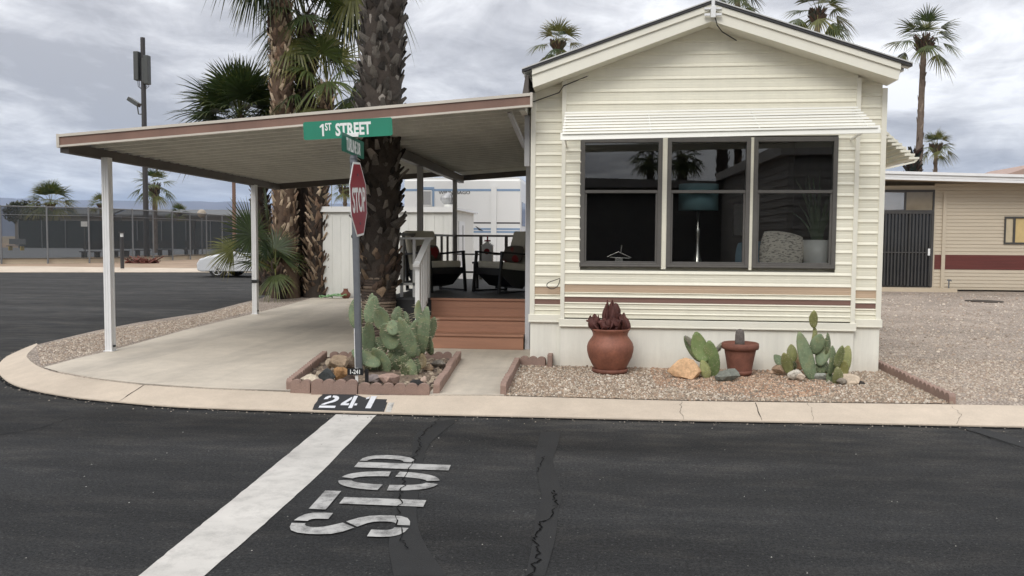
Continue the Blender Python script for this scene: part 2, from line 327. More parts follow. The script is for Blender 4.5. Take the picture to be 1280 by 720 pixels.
# ------------------------------------------------------------------ mesh builder
class MB:
    def __init__(s): s.v = []; s.f = []; s.mi = []; s.t = []; s.sm = []
    def add(s, vs, fs, mi=0, t=(1, 1, 1), sm=False):
        o = len(s.v); s.v.extend(tuple(p) for p in vs)
        for f in fs: s.f.append([i+o for i in f]); s.mi.append(mi); s.t.append(t); s.sm.append(sm)
    def box(s, x0, x1, y0, y1, z0, z1, mi=0, t=(1, 1, 1)):
        s.add([(x0, y0, z0), (x1, y0, z0), (x1, y1, z0), (x0, y1, z0), (x0, y0, z1), (x1, y0, z1), (x1, y1, z1), (x0, y1, z1)],
              [(0, 3, 2, 1), (4, 5, 6, 7), (0, 1, 5, 4), (1, 2, 6, 5), (2, 3, 7, 6), (3, 0, 4, 7)], mi, t)
    def obox(s, c, ax, ay, az, mi=0, t=(1, 1, 1)):
        """box from centre and three half-axis vectors"""
        c = Vector(c); ax = Vector(ax); ay = Vector(ay); az = Vector(az); vs = []
        for k in (-1, 1):
            for i, j in ((-1, -1), (1, -1), (1, 1), (-1, 1)): vs.append(c+ax*i+ay*j+az*k)
        s.add(vs, [(0, 3, 2, 1), (4, 5, 6, 7), (0, 1, 5, 4), (1, 2, 6, 5), (2, 3, 7, 6), (3, 0, 4, 7)], mi, t)
    def bar(s, a, b, w, h, up=(0, 0, 1), mi=0, t=(1, 1, 1)):
        a = Vector(a); b = Vector(b); d = b-a; L = d.length; d.normalize()
        u = Vector(up); x = d.cross(u)
        if x.length < 1e-4: x = d.cross(Vector((1, 0, 0)))
        x.normalize(); z = x.cross(d)
        s.obox((a+b)/2, x*w/2, d*L/2, z*h/2, mi, t)
    def tube(s, pts, r, n=8, mi=0, t=(1, 1, 1), caps=True):
        pts = [Vector(p) for p in pts]
        rs = r if isinstance(r, (list, tuple)) else [r]*len(pts)
        vs = []; fs = []; px = None
        for i, p in enumerate(pts):
            d = (pts[min(i+1, len(pts)-1)]-pts[max(i-1, 0)]).normalized()
            if px is None:
                px = d.cross(Vector((0, 0, 1)))
                if px.length < 1e-3: px = d.cross(Vector((1, 0, 0)))
            px = (px - d*px.dot(d)).normalized(); py = d.cross(px)
            for k in range(n):
                a = 2*PI*k/n; vs.append(p + px*math.cos(a)*rs[i] + py*math.sin(a)*rs[i])
        for i in range(len(pts)-1):
            for k in range(n): fs.append((i*n+k, i*n+(k+1) % n, (i+1)*n+(k+1) % n, (i+1)*n+k))
        s.add(vs, fs, mi, t, True)
        if caps:
            s.add(vs[:n], [tuple(range(n-1, -1, -1))], mi, t); s.add(vs[-n:], [tuple(range(n))], mi, t)
    def lathe(s, c, prof, n=28, mi=0, t=(1, 1, 1), wob=0):
        vs = []; fs = []
        for (r, z) in prof:
            for k in range(n):
                a = 2*PI*k/n; rr = r*(1+wob*noise.noise(Vector((math.cos(a), math.sin(a), z*5))))
                vs.append((c[0]+rr*math.cos(a), c[1]+rr*math.sin(a), c[2]+z))
        m = len(prof)
        for i in range(m-1):
            for k in range(n): fs.append((i*n+k, i*n+(k+1) % n, (i+1)*n+(k+1) % n, (i+1)*n+k))
        fs.append(tuple(range(n-1, -1, -1))); fs.append(tuple((m-1)*n+k for k in range(n)))
        s.add(vs, fs, mi, t, True)
    def prism(s, poly, ext, mi=0, t=(1, 1, 1)):
        """poly: list of points; ext: extrusion vector"""
        e = Vector(ext); n = len(poly); a = [Vector(p) for p in poly]; b = [p+e for p in a]
        s.add(a+b, [tuple(range(n))] + [tuple(range(2*n-1, n-1, -1))] + [(i, i+n, (i+1) % n+n, (i+1) % n) for i in range(n)], mi, t)
    def strip(s, la, lb, mi=0, t=(1, 1, 1), sm=False):
        n = len(la); s.add(list(la)+list(lb), [(i, i+1, n+i+1, n+i) for i in range(n-1)], mi, t, sm)
    def ngon(s, pts, mi=0, t=(1, 1, 1)): s.add(pts, [tuple(range(len(pts)))], mi, t)
    def rock(s, c, sx, sy, sz, seed, mi=0, t=(1, 1, 1), sub=2, rough=.35, sm=False):
        import bmesh
        bm = bmesh.new(); bmesh.ops.create_icosphere(bm, subdivisions=sub, radius=1)
        of = Vector((seed*7.31, seed*3.17, seed*1.7)); vs = []
        for v in bm.verts:
            p = v.co.copy(); k = 1+rough*noise.noise(p*1.1+of)+rough*.6*noise.noise(p*2.7+of)
            p = p*k; q = p.copy()
            if rough > .05:
                for pl in range(7):
                    nv = noise.random_unit_vector() if False else Vector((math.sin(seed*12.9+pl*4.1), math.sin(seed*7.7+pl*2.3+1), math.sin(seed*3.3+pl*5.9+2))).normalized(); dd = q.dot(nv); lim = .62+.12*math.sin(seed+pl*1.7)
                    if dd > lim: q = q-nv*(dd-lim)*.93
            vs.append((c[0]+q.x*sx, c[1]+q.y*sy, c[2]+q.z*sz))
        fs = [tuple(v.index for v in f.verts) for f in bm.faces]; bm.free()
        s.add(vs, fs, mi, t, sm)

ROOT = {}
def clean(x, lab, cat, group, kind):
    if lab: x['label'] = lab
    if cat: x['category'] = cat
    if group: x['group'] = group
    if kind: x['kind'] = kind
def thing(name, label, cat, loc=(0, 0, 0), group=None):
    o = bpy.data.objects.new(name, None); COL.objects.link(o); o.location = loc; o.empty_display_size = .2
    clean(o, label, cat, group, None); ROOT[o.name] = Vector(loc); return o
def build(name, mb, mats, parent=None, label=None, cat=None, group=None, kind=None, loc=None, bev=0, hasnotint=False):
    if not isinstance(mats, (list, tuple)): mats = [mats]
    if parent is not None:
        q = parent
        while q.parent is not None: q = q.parent
        off = ROOT[q.name]
    else:
        if loc is None:
            if kind: loc = (0, 0, 0)
            else:
                xs = [p[0] for p in mb.v]; ys = [p[1] for p in mb.v]; zs = [p[2] for p in mb.v]
                loc = ((min(xs)+max(xs))/2, (min(ys)+max(ys))/2, min(zs))
        off = Vector(loc)
    me = bpy.data.meshes.new(name)
    me.from_pydata([(p[0]-off.x, p[1]-off.y, p[2]-off.z) for p in mb.v], [], mb.f)
    for m in mats: me.materials.append(m)
    me.polygons.foreach_set('material_index', mb.mi)
    me.polygons.foreach_set('use_smooth', mb.sm)
    if any(t != (1, 1, 1) for t in mb.t):
        at = me.attributes.new('tint', 'FLOAT_COLOR', 'FACE')
        fl = []
        for t in mb.t: fl += [t[0], t[1], t[2], 1.0]
        at.data.foreach_set('color', fl)
    me.update()
    o = bpy.data.objects.new(name, me); COL.objects.link(o)
    if parent is not None: o.parent = parent
    else: o.location = off; ROOT[o.name] = off
    clean(o, label, cat, group, kind)
    if bev:
        b = o.modifiers.new('bevel', 'BEVEL'); b.width = bev; b.segments = 2; b.limit_method = 'ANGLE'; b.angle_limit = R(40)
    return o
def dup(o, loc=None, rz=0, label=None, scale=None):
    c = o.copy(); COL.objects.link(c)
    if loc is not None: c.location = loc
    c.rotation_euler.z += rz
    if scale: c.scale = (scale, scale, scale)
    if label: c['label'] = label
    for ch in list(o.children):
        d = ch.copy(); COL.objects.link(d); d.parent = c
        for g in list(ch.children):
            e = g.copy(); COL.objects.link(e); e.parent = d
    return c
def text_mb(txt, origin, ux, uy, size, sx=1., extrude=.002, offset=0., align='LEFT'):
    """text as mesh faces: origin at the baseline, ux reading direction, uy up"""
    cu = bpy.data.curves.new('lettering', 'FONT'); cu.body = txt; cu.size = size; cu.extrude = extrude; cu.offset = offset; cu.resolution_u = 3; cu.align_x = align
    ob = bpy.data.objects.new('lettering', cu); COL.objects.link(ob)
    dg = bpy.context.evaluated_depsgraph_get(); me = bpy.data.meshes.new_from_object(ob.evaluated_get(dg))
    ux = Vector(ux).normalized(); uy = Vector(uy).normalized(); un = ux.cross(uy); o = Vector(origin)
    mb = MB(); mb.add([o+ux*(v.co.x*sx)+uy*v.co.y+un*v.co.z for v in me.vertices], [tuple(p.vertices) for p in me.polygons])
    COL.objects.unlink(ob); bpy.data.objects.remove(ob); bpy.data.curves.remove(cu); bpy.data.meshes.remove(me)
    return mb
# ================================================================== SETTING
rnd = random.Random(11)
def flat(z, *pts): return [(p[0], p[1], z) for p in pts]
def sub(pts, n):
    out = []
    for a, b in zip(pts, pts[1:]):
        for i in range(n): out.append(Vector(a).lerp(Vector(b), i/n))
    out.append(Vector(pts[-1])); return out
def smooth(pts, n=5):
    """Catmull-Rom through the points"""
    P = [Vector(p) for p in pts]; P = [P[0]*2-P[1]] + P + [P[-1]*2-P[-2]]; out = []
    for i in range(1, len(P)-2):
        for k in range(n):
            t = k/n; a, b, c, d = P[i-1], P[i], P[i+1], P[i+2]
            out.append(.5*((2*b)+(c-a)*t+(2*a-5*b+4*c-d)*t*t+(3*b-a-3*c+d)*t**3))
    out.append(P[-2]); return out

m = MB(); m.ngon(flat(-.06, (-15000, -400), (15000, -400), (15000, 15000), (-15000, 15000))); build('ground', m, M['desert'], kind='structure')
m = MB(); fk0 = G(-60, 340, 0); fk1 = G(330, 339.5, 0)
m.ngon(flat(0, (-70, -1.6), (60, -1.6), (60, 34), (0, 38), (fk1.x, fk1.y), (fk0.x, fk0.y), (-70, 30))); build('asphalt_road', m, M['asphalt'], kind='structure')
m = MB(); m.ngon(flat(.03, (-60, -40), (60, -40), (60, -1.6), (-60, -1.6))); build('opposite_lots', m, M['lotgravel'], kind='structure')
m = MB(); m.box(-60, 60, -1.6, -1.3, -.05, .10); build('opposite_kerb', m, M['kerb'], kind='structure')

# kerb
pairs = [((46, 429), (47, 430.5)), ((24, 438), (34, 443)), ((5, 448), (36, 449)), ((-3, 460), (43, 455)), ((5, 473), (53, 460)), ((28, 484), (72, 466)), ((84, 495), (120, 474)), ((149, 502), (180, 481)), ((225, 508), (260, 486)), ((360, 513), (365, 490)), ((490, 516.5), (490, 494)), ((650, 520), (630, 495)), ((850, 524.5), (852, 501)), ((1070, 528.5), (1070, 504)), ((1280, 533), (1280, 507)), ((1500, 538), (1500, 511))]
ko = smooth([G(*o, .015) for o, i in pairs], 6); ki = smooth([G(*i, .1) for o, i in pairs], 6)
e0 = Vector((30, ko[-1].y+.037*(30-ko[-1].x), .015)); ko.append(e0); ki.append(e0+Vector((0, .34, .085)))
for i in range(len(ko)-1): KSTRIP += [(ko[i], ko[i+1], ki[i+1]), (ko[i], ki[i+1], ki[i])]
m = MB(); m.strip(ko, ki); m.strip([Vector((p.x, p.y, -.02)) for p in ko], ko)
build('kerb', m, M['kerb'], kind='structure')
# dark gap between asphalt and kerb
m = MB(); la = []; lb = []
for i, p in enumerate(ko):
    q = ki[i]; d = Vector((q.x-p.x, q.y-p.y, 0)).normalized()
    la.append((p.x+d.x*.02, p.y+d.y*.02, .004)); w = .035+.03*rnd.random(); lb.append((p.x-d.x*w, p.y-d.y*w, .0045))
m.strip(lb, la); build('kerb_gap_seal', m, M['crack'], kind='structure')

def jag(pts, amp, n=6, seed=1):
    r = random.Random(seed); out = sub(pts, n)
    return [p+Vector((r.uniform(-amp, amp), r.uniform(-amp, amp), 0)) for p in out]
def crack_strip(mb, pts, w, seed, dz):
    r = random.Random(seed); la = []; lb = []
    for i, p in enumerate(pts):
        d = (pts[min(i+1, len(pts)-1)]-pts[max(0, i-1)]); nrm = Vector((-d.y, d.x, 0)).normalized(); ww = w*r.uniform(.25, 1.1)
        la.append(p+nrm*ww+Vector((0, 0, dz))); lb.append(p-nrm*ww+Vector((0, 0, dz)))
    mb.strip(la, lb)
Z5 = lambda x, y: (640+x/3.275, 500+y/3.275)
Z6 = lambda x, y: (480+x/3.275, 500+y/3.275)
# crack seals and cracks in the road
m = MB()
la = [(118, 130), (100, 200), (95, 250), (108, 330), (120, 400), (97, 480), (85, 580), (55, 720)]
lb = [(200, 130), (185, 190), (168, 245), (188, 320), (205, 390), (190, 450), (178, 560), (135, 720)]
ja = smooth([G(*Z5(*p), .004) for p in la], 6); jb = smooth([G(*Z5(*p), .004) for p in lb], 6)
m.strip(ja, jb)
la = [(195, 90), (125, 150), (112, 230), (50, 330), (38, 420), (30, 500), (20, 600), (40, 720)]
lb = [(310, 75), (200, 165), (165, 230), (150, 330), (135, 430), (140, 520), (180, 610), (260, 720)]
m.strip(smooth([G(*Z6(*p), .0035) for p in la], 6), smooth([G(*Z6(*p), .0035) for p in lb], 6))
m.strip([G(1188, 532, .004), G(1225, 542, .004), G(1300, 566, .004)], [G(1215, 532, .004), G(1245, 540, .004), G(1300, 556, .004)])
build('crack_seal', m, M['tar'], kind='structure')
m = MB()
crack_strip(m, jag([G(*Z5(*p), 0) for p in [(130, 235), (112, 275), (108, 300)]], .012, 8, 2), .004, 1, .008)
crack_strip(m, jag([G(*Z5(*p), 0) for p in [(176, 375), (168, 400), (180, 430), (155, 480), (115, 515), (95, 575), (105, 650), (80, 720), (70, 770)]], .02, 9, 3), .006, 2, .008)
crack_strip(m, jag([G(*Z6(*p), 0) for p in [(228, 70), (208, 100), (165, 130), (142, 170), (150, 195), (125, 240), (85, 330), (70, 400), (58, 480), (66, 580), (90, 610)]], .016, 8, 4), .0042, 3, .0105)
crack_strip(m, jag([G(1195, 533, 0), G(1240, 549, 0), G(1290, 568, 0)], .015, 8, 5), .006, 4, .008)
crack_strip(m, jag([G(-20, 548, 0), G(40, 538, 0), G(95, 522, 0)], .02, 8, 6), .005, 5, .006)
build('road_crack', m, M['crack'], kind='structure')

# far kerb and sandy verge beyond the crossing street
m = MB(); a = [G(x, y, .12) for x, y in ((-60, 333), (60, 333), (160, 334.5), (240, 335), (330, 334))]; b = [G(x, 340, .02) for x in (-60, 60, 160, 240, 330)]
a.append(Vector((5, 40.5, .12))); b.append(Vector((5, 39, .02))); m.strip(b, a); m.strip([p+Vector((0, 0, -.05)) for p in b], b); build('far_kerb', m, M['kerb'], kind='structure')
m = MB(); m.ngon([(p.x, p.y, .115) for p in a] + [(5, 160, .115), (-140, 160, .115), (-140, a[0].y, .115)]); build('sandy_verge', m, M['dirt'], kind='structure')
m = MB(); m.ngon(flat(.13, (-150, 62), (-36.5, 50), (-34.5, 66), (-30, 75), (-20, 98), (-150, 98))); build('court_surface', m, mat('grey_court', (.135, .14, .145), .85, .1, .3), kind='structure')

# yard
edge = [G(x, y, .02) for x, y in ((46, 429.5), (90, 420), (145, 409), (190, 402), (236, 395), (275, 385), (315, 375), (345, 366), (352, 360))]
edge = [Vector((p.x, p.y, .0)) for p in edge] + [Vector((-9.6, 24, 0)), Vector((-10, 32, 0))]
inner = [p+Vector((.35, .0, .1)) for p in edge]; inner[0] = ki[0].copy()
m = MB(); m.strip(edge, inner)
iy = [(p.x, p.y, .1) for p in ki]
m.ngon([tuple(p) for p in reversed(inner[1:])] + [(p.x, p.y, .0995) for p in ki] + [(30, 32, .1)])
build('gravel_yard', m, M['lotgravel'], kind='structure')

bedpoly = [G(632, 495), G(650, 456), Vector((-.45, 9.75, .1)), Vector((3.08, 9.82, .1)), G(1092, 458), G(1190, 505), G(1070, 504), G(852, 501)]
m = MB(); m.ngon(flat(.106, *bedpoly)); build('gravel_bed', m, M['gravel'], kind='structure')

# concrete pad and walkway
pp = [G(54, 460), G(95, 449), G(134, 440), G(230, 413.5), G(315, 393), G(362, 381)]
pp += [Vector((-7.0, 20.1, .1)), Vector((-2.95, 20.1, .1)), Vector((-2.95, 11.7, .1)), Vector((-.82, 11.7, .1)), Vector((-.82, 9.85, .1)), G(649, 456), G(630, 494.5), G(540, 494), G(490, 493), G(365, 489.5), G(260, 485.5), G(180, 480.5), G(120, 473.5), G(72, 465)]
m = MB(); m.ngon(flat(.108, *pp)); m.strip([(p.x, p.y, .108) for p in pp], [(p.x, p.y, .09) for p in pp]); build('carport_slab', m, M['pad'], kind='structure')
m = MB()
def joint(mb, pts, w, dz, seed=3, amp=.004):
    crack_strip(mb, jag(pts, amp, 6, seed), w, seed, dz)
joint(m, [K(180, 481.5), K(149, 501.5)], .006, .003)
joint(m, [K(944.5, 503.5), K(952, 526)], .005, .003)
joint(m, [K(852, 502), K(850, 511), K(854, 524)], .0018, .003, 5, .012)
joint(m, [K(1010, 504), K(1016, 515), K(1018, 527)], .0015, .003, 8, .012)
joint(m, [K(1190, 508), K(1201, 518), K(1197, 530)], .002, .003, 9, .012)
joint(m, [G(93, 471, .108), G(180, 480, .108), G(260, 485.2, .108), G(365, 488.8, .108)], .006, .003, 4, .004)
joint(m, [G(372, 487, .108), G(405, 465, .108), G(436, 446, .108), G(441, 443, .108)], .004, .003, 6, .003)
joint(m, [G(569, 462, .108), G(640, 460, .108)], .003, .003, 7, .003)
build('concrete_joints', m, M['crack'], kind='structure')

# painted markings
m = MB(); L = [G(x, y, .004) for x, y in ((420.5, 517.5), (340, 584), (255, 653), (170, 722), (60, 812))]; Rr = [G(x, y, .004) for x, y in ((470.5, 518.5), (405, 587), (330, 655), (252, 722), (155, 812))]
def rag(pts, a, s):
    r = random.Random(s); return [p+Vector((r.uniform(-a, a), r.uniform(-a, a), 0)) for p in sub(pts, 14)]
m.strip(rag(L, .003, 1), rag(Rr, .003, 2)); build('stop_line_marking', m, M['roadwhite'], kind='structure')

def band(pts, w, n=10):
    """stroke of even width along a polyline in (u, v); w = half widths (u, v)"""
    out = []
    for i, p in enumerate(pts):
        a = pts[max(0, i-1)]; b = pts[min(len(pts)-1, i+1)]; dx, dy = b[0]-a[0], b[1]-a[1]; l = math.hypot(dx, dy) or 1
        out.append(((p[0]-dy/l*w, p[1]+dx/l*w), (p[0]+dy/l*w, p[1]-dx/l*w)))
    return out
def arcp(cx, cy, rx, ry, a0, a1, n=14): return [(cx+rx*math.cos(R(a0+(a1-a0)*i/n)), cy+ry*math.sin(R(a0+(a1-a0)*i/n))) for i in range(n+1)]
m = MB()
def glyph(U0, U1, pieces, bands):
    """letter lying on the road: u runs away from the viewer, v towards the left"""
    def W(x, y): return Vector((-1.005-.65*y - .02*x, U0 + (U1-U0)*x, .008))
    for poly in pieces: m.ngon([W(*p) for p in poly])
    for outer, inner in bands: m.strip([W(*p) for p in outer], [W(*p) for p in inner])
T = .30
# S
glyph(4.255, 4.60, [], [
    (arcp(.5, .76, .5, .24, 4, 80), arcp(.5, .77, .5-T, .13, 4, 80)) if False else ([(1, .72), (1, .80), (.97, .9), (.88, .955), (.74, .985), (.57, 1)], [(.70, .72), (.70, .78), (.69, .83), (.66, .86), (.62, .875), (.57, .88)]),
    ([(.45, 1), (.26, .985), (.12, .95), (.03, .88), (0, .80), (0, .70), (.04, .60), (.16, .52), (.36, .45)], [(.45, .88), (.38, .875), (.33, .85), (.31, .82), (.30, .79), (.31, .745), (.35, .70), (.44, .64), (.56, .575)]),
    ([(.40, .43), (.58, .37), (.66, .32), (.69, .27), (.70, .22), (.69, .17), (.66, .14), (.62, .125), (.56, .12)], [(.62, .555), (.82, .47), (.94, .38), (.99, .28), (1, .20), (.98, .11), (.90, .05), (.75, .015), (.56, 0)]),
    ([(.44, .12), (.38, .125), (.34, .14), (.31, .17), (.30, .22), (.30, .30)], [(.44, 0), (.26, .015), (.12, .05), (.03, .11), (0, .20), (0, .30)])])
# T
glyph(4.655, 5.012, [[(0, .845), (0, 1), (1, 1), (1, .845)], [(.33, 0), (.33, .77), (.68, .77), (.68, 0)]], [])
# O
o_out = lambda a: (.5+.5*math.copysign(abs(math.cos(a))**.8, math.cos(a)), .5+.5*math.copysign(abs(math.sin(a))**.9, math.sin(a)))
o_in = lambda a: (.5+.22*math.copysign(abs(math.cos(a))**.8, math.cos(a)), .5+.375*math.copysign(abs(math.sin(a))**.9, math.sin(a)))
def oseg(a0, a1): 
    rr = [R(a0+(a1-a0)*i/12) for i in range(13)]; return ([o_out(a) for a in rr], [o_in(a) for a in rr])
glyph(5.06, 5.485, [], [oseg(4, 83), oseg(97, 176), oseg(184, 263), oseg(277, 356)])
# P
glyph(5.555, 5.90, [[(0, 0), (0, 1), (.40, 1), (.40, 0)]], [([(.50, 1), (.68, .99), (.84, .95), (.96, .87), (1, .75), (.97, .60), (.86, .48), (.70, .42), (.50, .41)], [(.50, .92), (.58, .91), (.65, .88), (.69, .83), (.70, .74), (.69, .64), (.65, .57), (.58, .53), (.50, .52)])])
build('stop_word_marking', m, M['letwhite'], kind='structure')

Z7 = lambda x, y: (350+x/8, 430+y/8)
m = MB()
tl, tr, br, bl = (404.5, 491.8), (486, 493.5), (478, 515), (390.5, 512.6)
lft = [K(*p, .004) for p in ((404.5, 491.8), (402, 495), (398, 498), (396.5, 502), (393, 506), (391.5, 510), (390.5, 512.6))]
rgt = [Vector(K(*tr, .004)).lerp(K(*br, .004), i/6) for i in range(7)]
m.strip(lft, rgt)
m.strip([K(*tr, .003), K(*br, .003)], [K(488, 493.6, .003), K(480, 515.2, .003)])
build('kerb_number_panel', m, M['numblack'], kind='structure')
m = MB(); m.strip([K(489, 493.6, .003), K(481.5, 515.3, .003)], [K(496.5, 493.8, .003), K(488.5, 515.5, .003)]); build('kerb_number_stripe', m, mat_paint_worn('stripe_paint', (.50, .48, .44), (.08, .08, .08), .42, .6), kind='structure')
m = MB()
def kg(quad, pieces, bands=()):
    a, b, c, d = [Vector(K(*p, .008)) for p in quad]     # bl, br, tr, tl
    def W(u, v): return (a*(1-u)+b*u)*(1-v) + (d*(1-u)+c*u)*v
    for poly in pieces: m.ngon([W(*p) for p in poly])
    for o, i in bands: m.strip([W(*p) for p in o], [W(*p) for p in i])
# 2
kg((Z7(385, 645), Z7(548, 648), Z7(612, 524), Z7(455, 522)), [[(0, 0), (0, .17), (1, .17), (1, 0)]], [
    ([(.02, .68), (.06, .84), (.18, .95), (.36, 1)], [(.27, .70), (.29, .78), (.34, .82), (.42, .84)]),
    ([(.5, 1), (.72, .98), (.90, .89), (.97, .75), (.93, .60), (.78, .47), (.5, .36), (.27, .24)], [(.5, .84), (.60, .83), (.68, .79), (.70, .72), (.65, .63), (.52, .54), (.25, .41), (.02, .24)])])
# 4
kg((Z7(590, 648), Z7(752, 650), Z7(812, 528), Z7(650, 526)), [[(.56, 0), (.56, 1), (.80, 1), (.80, 0)], [(0, .22), (0, .38), (.44, .90), (.50, .90), (.50, .68), (.25, .38), (.50, .38), (.50, .22)], [(.84, .22), (.84, .38), (1, .38), (1, .22)]])
# 1
kg((Z7(805, 650), Z7(915, 652), Z7(978, 530), Z7(868, 528)), [[(.42, 0), (.42, 1), (.92, 1), (.92, 0)], [(.06, .72), (.06, .86), (.30, .97), (.30, .78)]])
build('kerb_number', m, M['numwhite'], kind='structure')

# loose stones lying on the beds
def pebbles(mb, poly, n, cols, s0, s1, seed, z=.106, zf=None):
    r = random.Random(seed); xs = [p[0] for p in poly]; ys = [p[1] for p in poly]; k = 0; tries = 0
    while k < n and tries < n*20:
        tries += 1
        x = r.uniform(min(xs), max(xs)); y = r.uniform(min(ys), max(ys)); ins = False; j = len(poly)-1
        for i in range(len(poly)):
            if (poly[i][1] > y) != (poly[j][1] > y) and x < (poly[j][0]-poly[i][0])*(y-poly[i][1])/(poly[j][1]-poly[i][1])+poly[i][0]: ins = not ins
            j = i
        if not ins: continue
        k += 1; s = r.uniform(s0, s1)*(1.0 if r.random() < .93 else 1.6); a = r.uniform(0, PI); c = r.choice(cols); g = r.uniform(.75, 1.2)
        if zf: c = zf(x, y, c, r)
        ca, sa = math.cos(a)*s, math.sin(a)*s; e = r.uniform(.55, .9); h = s*r.uniform(.45, .8)
        ring = [(1, .1), (.35, .95), (-.75, .7), (-1, -.3), (-.2, -1), (.8, -.7)]
        vs = [(x+(p*ca-q*sa*e), y+(p*sa+q*ca*e), z-.004) for p, q in ring] + [(x+(p*ca-q*sa*e)*.55, y+(p*sa+q*ca*e)*.55, z+h) for p, q in ring]
        mb.add(vs, [(i, (i+1) % 6, (i+1) % 6+6, i+6) for i in range(6)] + [(6, 7, 8, 9, 10, 11)], 0, (c[0]*g, c[1]*g, c[2]*g))
pc = [(.48, .405, .32), (.42, .335, .255), (.55, .48, .39), (.36, .275, .205), (.62, .56, .48), (.41, .30, .22), (.30, .235, .18)]
def reddish(x, y, c, r):
    if .55 < x < 2.3 and y > 8.25+.25*math.sin(x*3) and r.random() < .7: return (c[0]*1.0, c[1]*.84, c[2]*.75)
    return c
m = MB(); pebbles(m, bedpoly, 14000, pc, .006, .0145, 5, .107, reddish)
strip_poly = [G(46, 433), G(52, 457), G(134, 437), G(315, 389), G(318, 378), G(236, 397), G(145, 411)]
pc2 = [(.49, .41, .335), (.42, .345, .275), (.57, .50, .42), (.36, .28, .22)]
pebbles(m, strip_poly, 7000, pc2, .008, .017, 6, .1)
lot = [Vector((3.3, 8.15, 0)), Vector((6.5, 8.3, 0)), Vector((7.4, 11, 0)), Vector((3.4, 11, 0))]
pebbles(m, lot, 7000, pc2, .007, .0155, 8, .1)
rl = random.Random(81)
for zone in range(14):
    y0 = 8.3+zone*1.2; pebbles(m, [Vector((3.35, y0, 0)), Vector((5+y0*.35, y0, 0)), Vector((5.4+y0*.35, y0+1.2, 0)), Vector((3.35, y0+1.2, 0))], int(900*max(.25, 1-zone*.06)), pc2+[(.28, .225, .18)], .009, .017+.001*zone, 90+zone, .1)
rk = random.Random(44)
for i in range(len(ko)-2):
    a, b = ko[i], ko[i+1]
    if b.x > 5: continue
    for q in range(int((b-a).length*26)):
        p = a.lerp(b, rk.random()); d = Vector((ki[i].x-p.x, ki[i].y-p.y, 0)).normalized(); o = abs(rk.gauss(0, .10))+.01; s = rk.uniform(.003, .009); g = rk.uniform(.14, .36); x, y = p.x-d.x*o, p.y-d.y*o
        m.add([(x-s, y-s, .004), (x+s, y-s*.6, .004), (x+s*.4, y+s, .004), (x, y, .004+s)], [(0, 1, 3), (1, 2, 3), (2, 0, 3)], 0, (g, g*.88, g*.74))
for (x, y) in [(30, 480), (95, 497), (160, 503), (700, 524), (760, 525), (900, 528), (1230, 545), (1180, 690)]: pass
r9 = random.Random(9)
for i in range(70):
    x = r9.uniform(-3.5, 4); y = r9.uniform(3.6, 7.2); s = r9.uniform(.0025, .006); g = r9.uniform(.18, .4)
    m.add([(x-s, y-s, .003), (x+s, y-s*.6, .003), (x+s*.4, y+s, .003), (x, y, .003+s)], [(0, 1, 3), (1, 2, 3), (2, 0, 3)], 0, (g, g*.96, g*.9))
build('loose_pebbles', m, M['pebble'], kind='stuff', label='loose gravel stones scattered over the beds')

# mountains on the horizon
m = MB(); n = 160; a0, a1 = R(-75), R(70); rows = [(13000, 0, 0), (13500, .55, 1), (14000, 1, 1), (14600, .6, 1)]; vs = []
for j, (d, k, q) in enumerate(rows):
    for i in range(n+1):
        a = a0+(a1-a0)*i/n; h = 560+70*noise.noise(Vector((i*.12, 1.3, 0)))+45*noise.noise(Vector((i*.4, 7, 0)))+15*noise.noise(Vector((i*1.1, 3, 0)))
        h += -170*max(0, min(1, (i/n-.5)*4))
        vs.append((math.sin(a)*d, math.cos(a)*d, -60+(h+60)*k*(1+(.2*noise.noise(Vector((i*.7, j, 5))) if k < 1 else 0))))
fs = [(j*(n+1)+i, j*(n+1)+i+1, (j+1)*(n+1)+i+1, (j+1)*(n+1)+i) for j in range(3) for i in range(n)]
m.add(vs, fs); build('mountains', m, M['mount'], kind='structure')

# ================================================================== PARK MODEL HOME
HX0, HX1, HY, BY = -.81, 3.075, 9.80, 9.735
BX0, BX1 = -.46, 2.785
home = thing('park_model_home', 'cream lap-sided gabled park model home with three dark windows facing the road', 'mobile home', (1.13, HY, .1))
def zc(x): return 3.925-.356*abs(x-1.14)
def lap(mb, x0, x1, zs, Y, holes=(), clip=None, mis=None, depth=.013):
    """lap siding on a wall facing the road; zs: rising list of course heights"""
    for k in range(len(zs)-1):
        a, b = zs[k], zs[k+1]; h = b-a; mi = mis[k] if mis else 0
        prof = [(a, .0), (a+h*.02, .003), (a+h*.35, .0035), (a+h*.37, .0015), (a+h*.66, .004), (a+h*.70, depth), (a+h*.76, depth+.001), (a+h, .0)]
        mid = (a+b)/2; spans = [(x0, x1)]
        for (hx0, hx1, hz0, hz1) in holes:
            if hz0 < mid < hz1:
                ns = []
                for s0, s1 in spans:
                    if hx0 > s0: ns.append((s0, min(s1, hx0)))
                    if hx1 < s1: ns.append((max(s0, hx1), s1))
                spans = [s for s in ns if s[1]-s[0] > .005]
        for s0, s1 in spans:
            if clip:
                w = (3.925+.05-a)/.356
                s0 = max(s0, 1.14-w); s1 = min(s1, 1.14+w)
                if s1-s0 < .02: continue
            for (za, da), (zb, db) in zip(prof, prof[1:]):
                fmi = mi if (za < a+h*.69) else 0
                mb.add([(s0, Y-da, za), (s1, Y-da, za), (s1, Y-db, zb), (s0, Y-db, zb)], [(0, 1, 2, 3)], fmi)
WZ0, WZ1 = 1.25, 2.70
wins = [(-.245, .665), (.72, 1.63), (1.665, 2.565)]
sidemats = [M['siding'], M['sidebeige'], M['sidebrown']]
m = MB()
low = [.665, .735, .795, .845, .93, .96, 1.085, 1.21]      # stripes below the windows
mi_low = [0, 0, 0, 2, 0, 1, 0]
